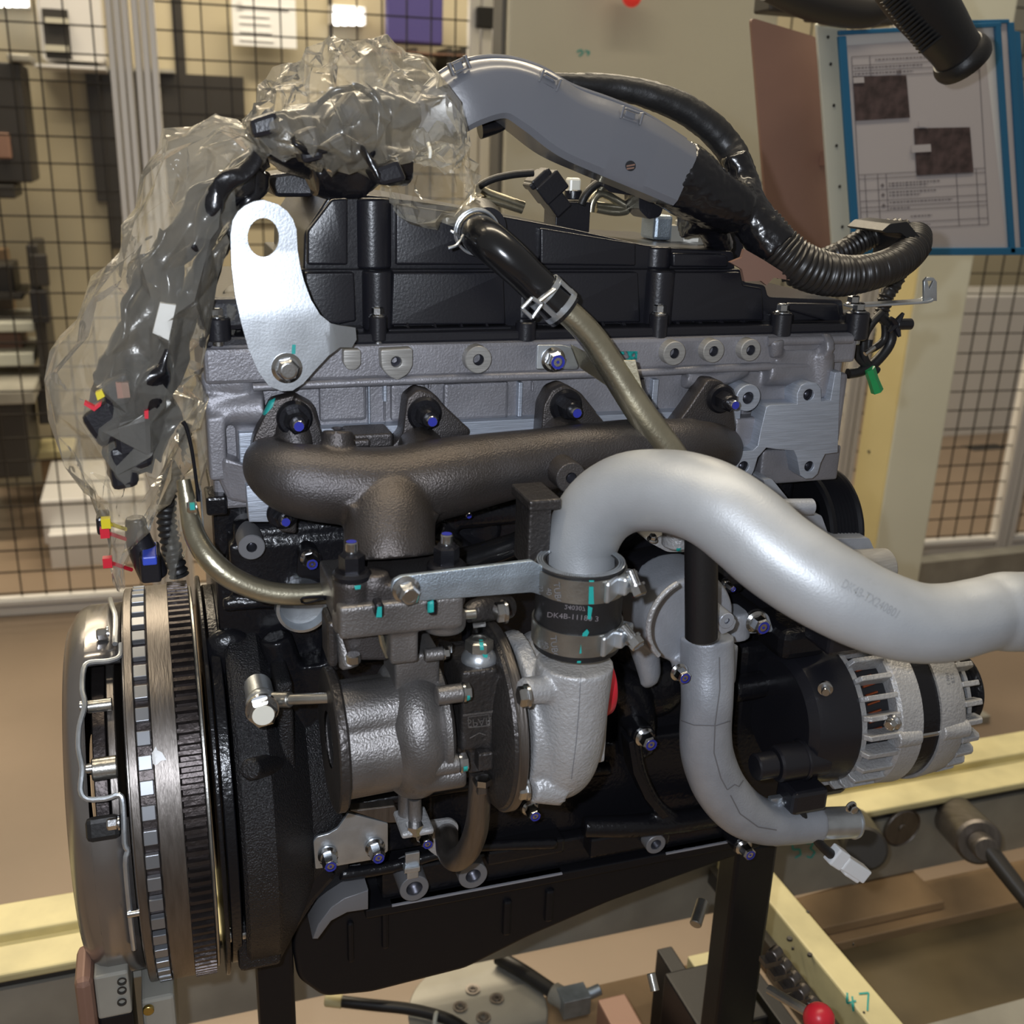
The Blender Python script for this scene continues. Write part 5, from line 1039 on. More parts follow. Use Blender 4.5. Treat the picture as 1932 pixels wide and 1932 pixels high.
for yc, sy, rotk in ((1121, 1110, 1), (1222, 1205, -1)):
    ce = empty('hose_clamp', HZ(yc), parent=EN); c = HZ(yc); m = M(); hh = .0078
    m.ring(c-Z_*hh, c+Z_*hh, rh+.0016, rh+.0004, 72); band = obj('band', m, 'steel', ce)
    d = (RT*.86-Vector((FW.x, FW.y, 0))*.5).normalized(); tg = Z_.cross(d); s0 = c+d*(rh+.004)
    m = M(); m.box(s0+tg*.004-d*.002, (.009, .020, .0125), (d, tg, Z_)); m.box(s0+tg*-.012-d*.005, (.004, .018, .0145), (d, tg, Z_)); obj('housing', m, 'zinc', ce, smooth=0, bevel=.0018)
    sd = (tg*-.2+Z_*-.9*rotk*.8+d*.5).normalized() if rotk > 0 else (Z_*-.55-tg*.2+d*.75).normalized()
    sc_ = s0+d*.006+Z_*.002
    m = M(); m.cyl(sc_-sd*.009, sc_+sd*.002, .0036); m.ring(sc_+sd*.001, sc_+sd*.0024, .0062, .003, 24); m.hexp(sc_+sd*.0024, sc_+sd*.0085, .0053, .12); m.box(sc_+sd*.0086, (.0095, .0012, .0006), (basis(sd)[0], basis(sd)[1], sd)); obj('screw', m, 'chrome', ce, smooth=25)
    clamps.append((ce, band))
    text_decal(band, 'TUBC', 1052 if rotk > 0 else 1046, yc-1, 17, 84, 'stamped_text', 'grey', ce); text_decal(band, '40', 1036 if rotk > 0 else 1030, yc-5, 14, 84, 'stamped_text', 'grey', ce); text_decal(band, '22', 1021, yc-10, 12, 84, 'stamped_text', 'grey', ce)
text_decal(hoseo, 'DK4B-11180 3', 1081, 1164, 14, 5, 'printed_text', 'ink', ph, sx=1.15); text_decal(hoseo, '240307', 1085, 1146, 12, 5, 'printed_text', 'ink', ph, sx=1.1, flip=True)
for tgt, P in ((clamps[0][1], [(1111, 1106), (1119, 1106), (1120, 1139), (1110, 1139)]), (hoseo, [(1111, 1094), (1120, 1094), (1120, 1103), (1112, 1103)]), (hoseo, [(1109, 1142), (1117, 1146), (1114, 1168), (1108, 1167)]), (hoseo, [(1107, 1186), (1111, 1192), (1105, 1204), (1097, 1204), (1099, 1194)]), (clamps[1][1], [(1093, 1232), (1096, 1215), (1097, 1232)]), (hoseo, [(1088, 1254), (1089, 1246), (1096, 1246), (1094, 1254)])):
    decal(tgt, [P], 'paint_mark', 'teal', ph, off=.0008)
cpst = [(1094, 1110, .7365, 69), (1095, 1075, .735, 69.5), (1098, 1020, .73, 70), (1130, 962, .72, 73), (1186, 929, .705, 76), (1262, 927, .685, 79), (1320, 941, .672, 82), (1365, 964, .662, 84), (1410, 998, .655, 86), (1458, 1040, .648, 86), (1512, 1078, .643, 86), (1565, 1110, .64, 85), (1628, 1143, .64, 82), (1690, 1166, .642, 79), (1740, 1176, .645, 76), (1790, 1174, .65, 74), (1838, 1163, .655, 71), (1866, 1157, .66, 71), (1894, 1154, .664, 75), (1930, 1154, .67, 75), (2010, 1152, .685, 74)]
m = M(); m.tube([(VD(x, y, t), t*r/FPX) for x, y, t, r in cpst], seg=48, n=8); cp = obj('charge_pipe', m, 'pipe', EN, smooth=60)
text_decal(cp, 'DK4B-TX240801', 1643, 1131, 25, 30, 'stamped_text', 'stamp', cp, off=.0002, sx=.70)
for tgt, P in ((tb, None),):
    pass
o_ = bpy.data.objects
decal(so, [[(772, 1092), (765, 1088), (755, 1094), (758, 1103), (764, 1100)]], 'paint_mark', 'teal', so)
bwm = [(o_['banjo_bolt'], [(904, 1208), (911, 1208), (913, 1226), (906, 1226)]), (o_['banjo_ring'], [(907, 1228), (913, 1229), (920, 1237), (918, 1242), (912, 1240)])]
for tg_, P in bwm: decal(tg_, [P], 'paint_mark', 'teal', bj, off=.0006)
decal(o_['turbine_volute'], [[(846, 1322), (852, 1314), (868, 1312), (868, 1323)]], 'paint_mark', 'teal', tb, off=.0006)
decal(b1, [[(870, 1314), (886, 1312), (887, 1318), (878, 1323), (870, 1323)]], 'paint_mark', 'teal', tb, off=.0006)
decal(b2, [[(854, 1450), (882, 1445), (882, 1453), (856, 1456)]], 'paint_mark', 'teal', tb, off=.0006)
for P in ([(666, 1095), (674, 1090), (676, 1098), (670, 1102)], [(668, 1106), (680, 1104), (679, 1111), (670, 1112)], [(838, 1084), (848, 1083), (847, 1090), (839, 1090)]): decal(o_['outlet_flange'], [P], 'paint_mark', 'teal', mf, off=.0006)
for tg_, P in ((o_['lock_tab'], [(712, 1144), (720, 1144), (720, 1164), (709, 1164)]), (o_['lock_tab.001'], [(808, 1136), (818, 1134), (818, 1154), (808, 1156)])): decal(tg_, [P], 'paint_mark', 'teal', tb, off=.0006)
# ================================================================ RIGHT SIDE: PUMP HOUSING, PIPES, ALTERNATOR
wp = empty('pump_housing', V(1290, 1180, -.02), parent=EN)
q = V(1305, 1172, -.035); m = M(); R_ = rr(92, q)
m.lathe(q+Y_*.05, -Y_, [(0, 0), (0, R_*1.05), (.042, R_), (.05, R_*.94), (.052, 0)], 56)
m.tube([T(1210, 1200, -.005, 30), T(1225, 1270, -.005, 22), T(1213, 1280, -.0, 18)], seg=16, n=4); m.tube([T(1330, 1220, -.02, 62), T(1335, 1290, -.03, 52)], seg=28); m.tube([T(1283, 1262, -.04, 20), T(1300, 1240, -.03, 24)], seg=14)
m.tube([T(1385, 1150, .0, 30), T(1385, 1200, .0, 30)], seg=16)
obj('housing', m, 'silver2', wp, cast=.0018)
m = M(); m.torus(V(1305, 1172, -.089), Y_, R_*.90, .0022, 60, 8, 225, 335, ref=Z_); obj('raised_rib', m, 'silver', wp)
boss('lug', 1372, 1172, 16, -.075, .04, 'silver2', 6, wp); plate('lug_plate', [(1352, 1180), (1360, 1164), (1378, 1160), (1390, 1172), (1384, 1188), (1362, 1198)], -.073, .03, 'silver2', wp, rad=4)
q = V(1280, 1267, -.062); bolt('bolt', q, -Y_, rr(18, q), wp, 'blue', h=.012); 
m = M(); m.cyl(V(1323, 1010, -.085), V(1323, 1202, -.085), rr(31, V(1323, 1150, -.085)), seg=36, ch=.03); obj('bypass_hose', m, 'rubber', wp)
m = M(); m.prism([V(x, y, -.03) for x, y in rnd([(1222, 1022), (1250, 1008), (1300, 1012), (1294, 1042), (1260, 1042)], 6)], Y_*.04); q = V(1276, 1030, -.05); m.cyl(q, q+Z_*.02, .012); obj('thermostat_flange', m, 'silver', wp, smooth=30, bevel=.001)
q = V(1230, 1018, -.05); bolt('bolt', q, (Z_-Y_*.4), rr(10, q), wp, 'hex')
decal(o_['thermostat_flange'], [[(1276, 1034), (1286, 1034), (1286, 1044), (1276, 1043)]], 'paint_mark', 'teal', wp)
cm = empty('coolant_return_pipe', V(1340, 1400, -.04), parent=EN)
m = M(); YC = -.058
m.tube([T(1334, 1200, -.045, 50), T(1334, 1260, -.05, 51), T(1334, 1320, YC, 49), T(1331, 1380, YC, 49), T(1336, 1430, YC, 50), T(1358, 1485, YC, 50), T(1395, 1528, YC, 48), T(1440, 1550, YC, 43), T(1490, 1555, YC, 38), T(1545, 1554, YC, 33)], seg=36, n=7); pbox(m, 1466, 1562, 1545, 1583, -.066, .02)
obj('elbow', m, 'silver2', cm, cast=.0017)
m = M(); a, b = V(1540, 1554, YC), V(1612, 1551, YC); m.lathe(a, b-a, [(0, 0), (0, rr(30, a)), ((b-a).length*.94, rr(30, a)), ((b-a).length*.95, rr(32, a)), ((b-a).length, rr(31, a)), ((b-a).length, rr(27, a)), ((b-a).length-.02, rr(26, a)), ((b-a).length-.02, 0)], 40); obj('machined_spigot', m, 'zinc', cm)
el = o_['elbow']
decal(el, stroke([(1357, 1240), (1358, 1300), (1349, 1366), (1347, 1420), (1360, 1468), (1372, 1490)], 2.4)+stroke([(1378, 1500), (1396, 1535), (1430, 1560), (1465, 1566)], 2.4)+stroke([(1282, 1358), (1310, 1368), (1350, 1369), (1378, 1360)], 2)+stroke([(1372, 1490), (1386, 1480), (1394, 1484), (1402, 1472)], 2), 'parting_line', 'grey', cm, off=.0003)
# crank pulley seen behind the charge pipe, with its bracket
cpu = empty('fan_pulley', V(1570, 1000, .02), parent=EN)
xq = V(1560, 1000, .0).x; q = Vector((xq, .045, V(1560, 1010, .02).z))
prof = [(0, 0), (0, .052), (.002, .0545)]
for k in range(7): prof += [(.006+k*.0036, .0545), (.0078+k*.0036, .0515)]
prof += [(.032, .0545), (.034, .0545), (.036, .051), (.036, 0)]
m = M(); m.lathe(q, X_, prof, 72); obj('grooved_rim', m, 'pan', cpu)
m = M(); a = V(1462, 957, -.04); b = V(1532, 956, -.04); m.cyl(a, b, rr(16, a), seg=28); m.ball(b, .003); obj('dowel', m, 'silver2', cpu)
m = M(); m.prism([V(x, y, -.02) for x, y in rnd([(1440, 905), (1456, 903), (1490, 945), (1530, 970), (1550, 972), (1566, 1016), (1600, 1016), (1640, 1015), (1660, 1060), (1560, 1050), (1470, 1000)], 5)], Y_*.04); obj('cast_bracket', m, 'silver2', cpu, smooth=0, bevel=.003)
m = M(); m.cyl(V(1610, 1075, -.03), V(1672, 1072, -.03), .018, seg=32); obj('idler_hub', m, 'boss', cpu)
# alternator
al = empty('alternator', V(1700, 1390, -.02), parent=EN)
AY = -.01; RA = .075
xn = V(1752, 1385, AY-RA).x; az = V(1752, 1395, AY-RA).z
def AC(px): return Vector((V(px, 1385, AY-RA).x, AY, az))
m = M(); x0, x1 = AC(1738).x, AC(1776).x; m.lathe(AC(1738), X_, [(0, .03), (0, RA-.001), (x1-x0, RA-.001), (x1-x0, .03)], 72); obj('stator_core', m, 'black', al)
m = M(); x0, x1 = AC(1692).x, AC(1740).x
m.lathe(AC(1700), X_, [(0, .05), (0, RA-.003), (.003, RA), (AC(1740).x-AC(1700).x, RA+.0015), (AC(1740).x-AC(1700).x, .05)], 72); obj('rear_ring', m, 'silver', al)
m = M(); xe = AC(1822).x-AC(1774).x; m.lathe(AC(1774), X_, [(0, .05), (0, RA+.0015), (.004, RA+.002), (xe-.004, RA), (xe, RA-.002), (xe, .05)], 72); obj('front_ring', m, 'silver', al)
m = M(); m.lathe(AC(1630), X_, [(0, .03), (0, .058), (AC(1700).x-AC(1630).x, .060)], 60); obj('inner_drum', m, 'inside', al); m = M(); m.lathe(AC(1815), X_, [(0, .05), (.02, .048), (.022, .0)], 60); obj('inner_drum', m, 'inside', al)
m = M()
for k in range(48):
    t = 2*math.pi*k/48; c = AC(1672)+Vector((0, -math.cos(t)*.0605, math.sin(t)*.0605)); m.tube([(c-X_*.006, .0011), (c+X_*.007+Vector((0, math.sin(t), math.cos(t)))*.002, .0011)], seg=6)
obj('copper_winding', m, 'copper', al, kind='stuff')
def fins(px0, px1, n, rev=False):
    x0, x1 = AC(px0).x, AC(px1).x; f0 = None
    for k in range(n):
        t = 2*math.pi*(k+.5)/n
        if math.cos(t) < -.35: continue
        d = Vector((0, -math.cos(t), math.sin(t))); e = Vector((0, math.sin(t), math.cos(t))); c = Vector(((x0+x1)/2, AY, az))+d*(RA-.006)
        if f0 is None or True:
            mm = M(); h = .009
            L = (x1-x0)/2
            P = [(-L, -h), (L, -h), (L, h*.7), (-L+.004, h*.7), (-L, h*.1)] if not rev else [(-L, -h), (L, -h), (L, h*.1), (L-.003, h*.6), (-L, h*.7)]
            mm.prism([c+X_*a+d*b-e*.0024 for a, b in P], e*.0048); obj('cooling_fin', mm, 'silver', al, smooth=0, bevel=.0008)
fins(1640, 1702, 26); fins(1820, 1856, 26, True)
m = M(); m.ring(AC(1640)-X_*.001, AC(1640)+X_*.006, .066, .045, 60); obj('end_ring', m, 'silver', al); m = M(); m.ring(AC(1852), AC(1852)+X_*.004, .055, .02, 60); obj('end_ring', m, 'silver', al)
m = M(); xa0 = AC(1560).x; L = AC(1640).x-xa0; m.lathe(AC(1560), X_, [(0, 0), (0, .052), (.006, .060), (L*.5, .065), (L, .067), (L, 0)], 64); rc_ = obj('rear_cover', m, 'cover', al)
m = M(); a = Vector((AC(1545).x-.02, AY-.046, V(1560, 1430, -.06).z)); m.cyl(a, a+X_*.05, .0165, seg=32); m.cyl(a-X_*.02, a, .012, seg=24); m.cyl(a+X_*.026, a+X_*.029, .0185, seg=32); obj('terminal_boss', m, 'cover', al)
m = M(); pbox(m, 1500, 1500, 1560, 1530, -.075, .03); obj('terminal_block', m, 'cover', al, smooth=0, bevel=.004); m = M(); pbox(m, 1570, 1188, 1640, 1230, -.07, .04); obj('terminal_block', m, 'cover', al, smooth=0, bevel=.004)
for x, y, Y in ((1557, 1297, -.055),): q = V(x, y, Y); bolt('bolt', q, (-Y_-X_*.6), rr(14, q), al, 'cap', h=.01)
q = V(1686, 1362, AY-RA-.002); bolt('through_bolt', q, (-Y_*.5-X_), rr(15, q), al, 'hex', h=.010)
for x, y in ((1700, 1385), (1710, 1320)):
    pass
m = M(); c = AC(1690)+Vector((0, -math.cos(.05)*RA*.97, math.sin(.05)*RA*.97)); of = Vector((0, -math.cos(.05)*RA*.95, math.sin(.05)*RA*.95)); m.cyl(AC(1696)+of, AC(1738)+of, .0085, seg=20); obj('bolt_boss', m, 'silver', al); m = M(); m.cyl(AC(1778)+of, AC(1826)+of, .0085, seg=20); obj('bolt_boss', m, 'silver', al); m = M(); m.cyl(AC(1738)+of, AC(1778)+of, .0035); obj('through_rod', m, 'chrome', al)
m = M(); xp = AC(1850); pr = [(0, 0), (0, .030), (.004, .036)]
for k in range(6): pr += [(.006+k*.0034, .036), (.0077+k*.0034, .033)]
pr += [(.028, .037), (.030, .037), (.031, .0)]
m.lathe(xp+X_*.006, X_, pr, 56); obj('drive_pulley', m, 'black', al)
m = M(); m.tube([T(1508, 1512, -.06, 9), T(1516, 1545, -.066, 9), T(1545, 1590, -.07, 9), T(1580, 1622, -.072, 10)], seg=12, n=5); lead = obj('lead_wire', m, 'rubber', al)
m = M(); a, b = V(1572, 1612, -.072), V(1628, 1648, -.078); d = (b-a).normalized(); up_ = Y_.cross(d); cc_ = (a+b)/2
m.box(a+d*.005, (.014, .012, .018), (d, Y_, up_)); m.box(cc_+d*.006, ((b-a).length*.75, .014, .014), (d, Y_, up_)); m.box(cc_+d*.008+up_*.004, (.018, .012, .012), (d, Y_, up_)); obj('white_connector', m, 'white', al, smooth=0, bevel=.0015)
m = M(); m.tube([T(1440, 1530, -.05, 8), T(1466, 1518, -.055, 7), T(1480, 1512, -.06, 7)], seg=10, n=3); pbox(m, 1455, 1508, 1500, 1524, -.058, .006); obj('stay_bracket', m, 'zinc', al, smooth=0, bevel=.001)
q = V(1492, 1520, -.062); bolt('bolt', q, -Y_, rr(12, q), al, 'hex'); q = V(1605, 1522, -.075); bolt('bolt', q, -Y_, rr(12, q), al, 'hex')
m = M(); pbox(m, 1400, 1220, 1600, 1500, .03, .08); pbox(m, 1480, 1195, 1560, 1240, -.03, .06); obj('alternator_bracket', m, 'black', al, smooth=0, bevel=.008)
text_decal(o_['front_ring'], '5 2 8\nHW 3', 1792, 1280, 9, 80, 'printed_text', 'grey', al)
# ================================================================ TOP OF THE ENGINE: INJECTOR, PIPES, CABLES
inj = empty('injector', V(1080, 400, .13), parent=EN); YI = .12
m = M(); pbox(m, 1050, 380, 1112, 440, YI, .03); m.cyl(V(1080, 430, YI+.015), V(1080, 378, YI+.015), .0125); obj('body', m, 'cover', inj, bevel=.002)
m = M(); a, b = V(1008, 330, YI), V(1058, 398, YI); d = (b-a).normalized(); s_ = d.cross(Y_); c = (a+b)/2
m.box(c, ((b-a).length, .022, .016), (d, Y_, s_)); m.box(c+s_*.003-d*.004, (.018, .026, .024), (d, Y_, s_)); m.box(a+d*.004, (.006, .02, .022), (d, Y_, s_)); obj('plug', m, 'cover', inj, smooth=0, bevel=.0015)
m = M(); a = V(1081, 376, YI+.01); m.cyl(a, a+Z_*.008, .0075); obj('nipple', m, 'cover', inj)
m = M(); m.box(V(1081, 352, YI+.01), (rr(23, a), .012, rr(32, a))); setp(obj('injector_cap', m, 'clearw', smooth=0, bevel=.002), 'small translucent white cap on the injector behind the valve cover', 'cap')
for P, r in (([(884, 380), (892, 362), (905, 357), (925, 366), (988, 388)], 8), ([(880, 392), (920, 378), (985, 396)], 8), ([(1114, 400), (1118, 380), (1130, 366), (1148, 370), (1178, 388), (1182, 397), (1160, 400), (1125, 394)], 8), ([(1125, 386), (1180, 393), (1240, 396)], 6)):
    m = M(); m.tube([T(x, y, .13, r) for x, y in P], seg=14, n=5); obj('fuel_pipe', m, 'goldsteel', EN)
for P, r in (([(884, 388), (895, 360), (925, 340), (965, 330), (1006, 326)], 7), ([(1096, 386), (1106, 366), (1125, 348), (1150, 338)], 8)):
    m = M(); m.tube([T(x, y, .11, r) for x, y in P], seg=12, n=5); obj('injector_cable', m, 'rubber', EN)
m = M(); m.prism([V(x, y, .10) for x, y in rnd([(1142, 340), (1152, 332), (1200, 352), (1212, 372), (1150, 362), (1138, 352)], 3)], Y_*.03); m.prism([V(x, y, .10) for x, y in rnd([(1205, 362), (1232, 372), (1252, 390), (1246, 408), (1224, 414), (1206, 396)], 5)], Y_*.03); obj('duct_clip', m, 'cover', EN, smooth=0, bevel=.002)
m = M(); pbox(m, 1237, 406, 1268, 454, .11, .03); obj('pale_blue_cap', m, 'blued', EN, smooth=0, bevel=.003)
m = M(); a = V(1300, 462, .12); m.cyl(a, a+Z_*.022, .014); m.hexp(a+Z_*.004, a+Z_*.016, .0165, .1); pbox(m, 1268, 426, 1300, 456, .11, .02); obj('sensor_fitting', m, 'plate', EN, smooth=25)
m = M(); m.cyl(a+Z_*.02, a+Z_*.035, .013); pbox(m, 1345, 400, 1400, 500, .12, .04); obj('rear_block', m, 'cover', EN, bevel=.003)
# right-hand strap with a hooked end
hk = empty('hook_strap', V(1690, 570, .0), parent=EN)
m = M(); m.tube([T(1600, 577, .02, 5), T(1680, 572, .02, 5), T(1740, 568, .02, 5), T(1752, 562, .02, 5)], seg=4, n=3, sec=[(-3.2, -.5), (3.2, -.5), (3.2, .5), (-3.2, .5)], up=Y_); obj('strap', m, 'zinc', hk, smooth=0, bevel=.0006)
plate('hook_tab', [(1744, 568), (1744, 530), (1750, 523), (1762, 524), (1768, 532), (1768, 568)], .015, .003, 'zinc', hk, [[(1750, 530), (1762, 530), (1754, 546)]], bevel=.0004)
q = V(1609, 574, .006); bolt('bolt', q, Z_, rr(15, q), hk, 'hex')
# ================================================================ WIRING HARNESS
hn = empty('wiring_harness', V(1300, 420, .0), 'wiring harness with grey plastic duct and black corrugated sleeves on the valve cover', 'wiring harness')
YD = .03
prs = [((764, 236), (826, 288), .04), ((800, 168), (852, 258), .035), ((860, 124), (900, 233), .03), ((935, 111), (950, 224), YD), ((1010, 128), (990, 254), YD), ((1075, 165), (1048, 298), YD), ((1150, 192), (1112, 328), YD), ((1215, 220), (1180, 356), YD), ((1290, 268), (1256, 388), YD)]
sec = [(-1, -.82), (-.86, -1), (.9, -1), (1, -.9), (1, .7), (.8, .96), (.0, 1), (-.55, .96), (-.96, .62), (-1, .5)]
st_ = []
for (x0, y0), (x1, y1), Y in prs:
    a, b = V(x0, y0, Y), V(x1, y1, Y); st_.append(((a+b)/2, .024, (a-b).length/2))
m = M(); m.tube(st_, n=8, sec=sec, up=Y_); dct = obj('duct', m, 'duct', hn, smooth=35)
m = M(); m.tube([(V(x0+3, y0-3, Y+.008), .0022) for (x0, y0), b, Y in prs], seg=8, n=6); obj('duct_lip', m, 'duct', hn)
for x, y in ((866, 124), (1036, 152), (1190, 218)):
    dx = {866: (34, -16), 1036: (36, 20), 1190: (40, 14)}[x]; a = V(x-dx[0]*.45, y-dx[1]*.45, .008); b = V(x+dx[0]*.45, y+dx[1]*.45, .008); t = (b-a).normalized(); nn = Y_.cross(t)*-1; c_ = (a+b)/2; L = (b-a).length; m = M()
    for s_ in (-1, 1): m.box(c_+t*(s_*L*.5), (.0016, .006, .009), (t, Y_, nn)); m.box(c_+nn*(s_*.0034), (L*.72, .004, .0012), (t, Y_, nn))
    m.box(c_+Y_*.003, (L*.5, .004, .005), (t, Y_, nn))
    obj('duct_clip', m, 'duct', hn, smooth=0, bevel=.0004, kind='stuff')
decal(dct, [circ(1189, 313, 10, 20)], 'cable_hole', 'inside', hn, off=.0006); decal(dct, [[(1181, 312), (1197, 309), (1197, 312), (1181, 315)], [(1181, 317), (1196, 315), (1195, 318), (1182, 320)]], 'cable_strand', 'rust', hn, off=.0009)
m = M(); m.tube([T(795, 262, .045, 40), T(790, 268, .045, 38)], seg=20); m.tube([T(905, 242, .05, 20), T(940, 236, .05, 14), T(955, 228, .05, 10)], seg=14, n=4); obj('duct_mouth', m, 'tape', hn)
m = M(); m.tube([(V(1268, 324, YD), .025, rr(67, V(1268, 324, YD))), (V(1310, 352, YD), .026, rr(62, V(1300, 350, YD))), (V(1350, 376, YD), .025, rr(54, V(1350, 380, YD))), (V(1392, 396, YD), .022, rr(50, V(1390, 400, YD)))], n=8, seg=36, up=Y_)
m.tube([T(1385, 290, .05, 25), T(1400, 340, .045, 30), T(1408, 390, .03, 40), T(1436, 432, .02, 44), T(1470, 470, .01, 42)], seg=28, n=6)
m.tube([T(1300, 400, .05, 50), T(1340, 420, .05, 30), T(1360, 470, .06, 28)], seg=20, n=4)
tp = obj('tape_wrap', m, 'tape', hn, cast=.002)
for v in tp.data.vertices: w3 = v.co*55; v.co += v.normal*(.0018*noise.noise(Vector((w3.x*.6+w3.z*.8, w3.y, w3.z*.3-w3.x*.5))*1.2)+.0008*noise.noise(v.co*260))
def conduit(name, pts, n, pitch_, amp, material, parent, seg=28):
    P = cr([T(*p) for p in pts], n); out = []; acc = 0
    Q = [P[0]]
    for i in range(1, len(P)):
        L = (P[i][0]-P[i-1][0]).length; k = max(1, int(L/(pitch_/4)))
        for j in range(1, k+1): f = j/k; Q.append((P[i-1][0].lerp(P[i][0], f), P[i-1][1]*(1-f)+P[i][1]*f))
    for i, (p, r) in enumerate(Q):
        if i: acc += (p-Q[i-1][0]).length
        out.append((p, r+amp*(1 if math.sin(2*math.pi*acc/pitch_) > 0 else -1)))
    m = M(); m.tube(out, seg=seg); return obj(name, m, material, parent, smooth=60)
conduit('corrugated_sleeve', [(1430, 425, .025, 42), (1470, 470, .012, 42), (1520, 505, .002, 41), (1580, 520, 0, 38), (1640, 514, 0, 33), (1690, 496, .01, 31), (1722, 468, .03, 30), (1728, 446, .05, 28)], 10, .0042, .0008, 'conduit', hn, 32)
conduit('corrugated_sleeve', [(1540, 492, .07, 17), (1590, 474, .07, 20), (1630, 452, .07, 22), (1665, 438, .065, 22), (1700, 436, .06, 22), (1725, 448, .055, 22)], 10, .0042, .0007, 'conduit', hn, 24)
m = M(); m.prism([V(x, y, .02) for x, y in rnd([(1664, 436), (1680, 422), (1712, 418), (1730, 440), (1760, 470), (1750, 484), (1728, 504), (1712, 500), (1716, 478), (1712, 450), (1700, 440), (1672, 440)], 3)], Y_*.05); obj('sleeve_holder', m, 'rubber', hn, smooth=0, bevel=.002)
m = M(); m.tube([T(1040, 150, .09, 12), T(1085, 156, .09, 17), T(1150, 163, .09, 22), T(1215, 176, .085, 25), T(1280, 200, .08, 27), T(1335, 236, .075, 28), T(1372, 275, .07, 28), T(1392, 310, .06, 28), T(1402, 350, .05, 30)], seg=24, n=8); fs_ = obj('felt_sleeve', m, 'rubber', hn)
for v in fs_.data.vertices: v.co += v.normal*.0009*noise.noise(v.co*500)
m = M(); m.prism([V(x, y, -.002) for x, y in ((1378, 495), (1400, 486), (1405, 470), (1440, 490), (1504, 531), (1460, 524), (1446, 538), (1436, 530), (1405, 531), (1400, 508))], Y_*.004); obj('tape_flap', m, 'rust', hn, smooth=0)
conduit('corrugated_sleeve', [(1700, 500, .04, 16), (1690, 530, .04, 15), (1672, 560, .04, 14), (1662, 595, .04, 14)], 8, .004, .0006, 'conduit', hn, 18)
for P, r in (([(1665, 590), (1645, 610), (1630, 640), (1632, 680), (1655, 700)], 8), ([(1660, 595), (1680, 620), (1678, 650), (1650, 685), (1625, 700), (1600, 705)], 10), ([(1640, 600), (1618, 630), (1616, 670), (1632, 690)], 6), ([(1668, 600), (1668, 640), (1640, 660), (1640, 640)], 7)):
    m = M(); m.tube([T(x, y, .035, q_) for (x, y), q_ in zip(P, [r]*len(P))], seg=12, n=6); obj('branch_cable', m, 'rubber', hn)
m = M(); a = V(1690, 612, .03)
for k in range(5): t = k*1.2566; m.tube([(a, .004), (a+Vector((math.cos(t), -.3, math.sin(t)))*.011, .0015)], seg=6)
m.cyl(a, a+X_*.016, .005); obj('fir_tree_clip', m, 'cover', hn)
m = M(); a, b = V(1640, 695, .03), V(1655, 738, .03); m.tube([(a, .0052), (a.lerp(b, .5), .0048), (b, .0056)], seg=6); obj('green_connector', m, 'green', hn, smooth=0, label='green plastic connector')
m = M(); m.tube([T(1632, 668, .02, 5), T(1650, 655, .02, 5)], seg=8); obj('metal_ring', m, 'chrome', hn)
# ================================================================ BAGGED HARNESS END ON THE LEFT
he = empty('harness_bundle', V(420, 500, .0), 'dark harness bundle with connectors wrapped inside the clear plastic bag', 'wiring harness')
YB2 = -.01
def bund(name, pts, material='tape', n=8, seg=22, **k):
    m = M(); m.tube([T(*p) for p in pts], seg=seg, n=n); c_ = sum(m.v, Vector())/len(m.v)
    for i_, v_ in enumerate(m.v): m.v[i_] = v_+noise.noise_vector(v_*38)*.009+noise.noise_vector(v_*110)*.0025
    return obj(name, m, material, he, smooth=50, **k)
bund('main_bundle', [(790, 262, .04, 38), (740, 225, .03, 50), (690, 235, .02, 60), (650, 250, .02, 62), (590, 265, .02, 60), (520, 260, .02, 46), (480, 240, .02, 30)])
bund('lower_bundle', [(760, 300, .02, 46), (700, 305, .02, 52), (640, 310, .02, 54), (580, 325, .02, 42)])
bund('hanging_bundle', [(500, 290, 0, 26), (450, 335, -.005, 28), (390, 390, -.01, 30), (340, 450, -.01, 30), (300, 520, -.01, 34), (275, 600, -.01, 40), (255, 680, -.01, 50), (240, 750, -.01, 62), (242, 820, -.01, 58), (252, 890, -.01, 34)])
bund('side_bundle', [(490, 320, .0, 22), (430, 420, 0, 24), (380, 520, 0, 26), (345, 600, 0, 28), (315, 700, 0, 30), (300, 800, -.005, 30), (285, 860, -.005, 22)])
bund('thin_bundle', [(480, 300, -.03, 12), (410, 380, -.035, 13), (350, 470, -.035, 14), (318, 560, -.035, 14), (312, 640, -.035, 16), (290, 720, -.035, 18), (262, 800, -.035, 16)])
bund('wire_lead', [(300, 430, -.03, 7), (262, 520, -.03, 7), (240, 600, -.03, 8), (225, 680, -.03, 8), (190, 740, -.03, 8)])
bund('wire_lead', [(600, 200, -.03, 8), (650, 170, -.03, 8), (700, 185, -.03, 9), (720, 240, -.03, 8), (690, 290, -.03, 8)])
bund('wire_lead', [(560, 240, -.04, 9), (610, 290, -.04, 9), (660, 280, -.04, 9), (720, 320, -.04, 9)])
for P in ([(470, 225), (522, 208), (530, 250), (478, 262)], [(560, 250), (600, 235), (612, 300), (572, 310)], [(640, 200), (668, 168), (690, 210), (660, 240)], [(700, 320), (752, 300), (770, 340), (720, 352)]):
    m = M(); m.prism([V(x, y, -.04) for x, y in P], Y_*.03); obj('plug_housing', m, 'cover', he, smooth=0, bevel=.003)
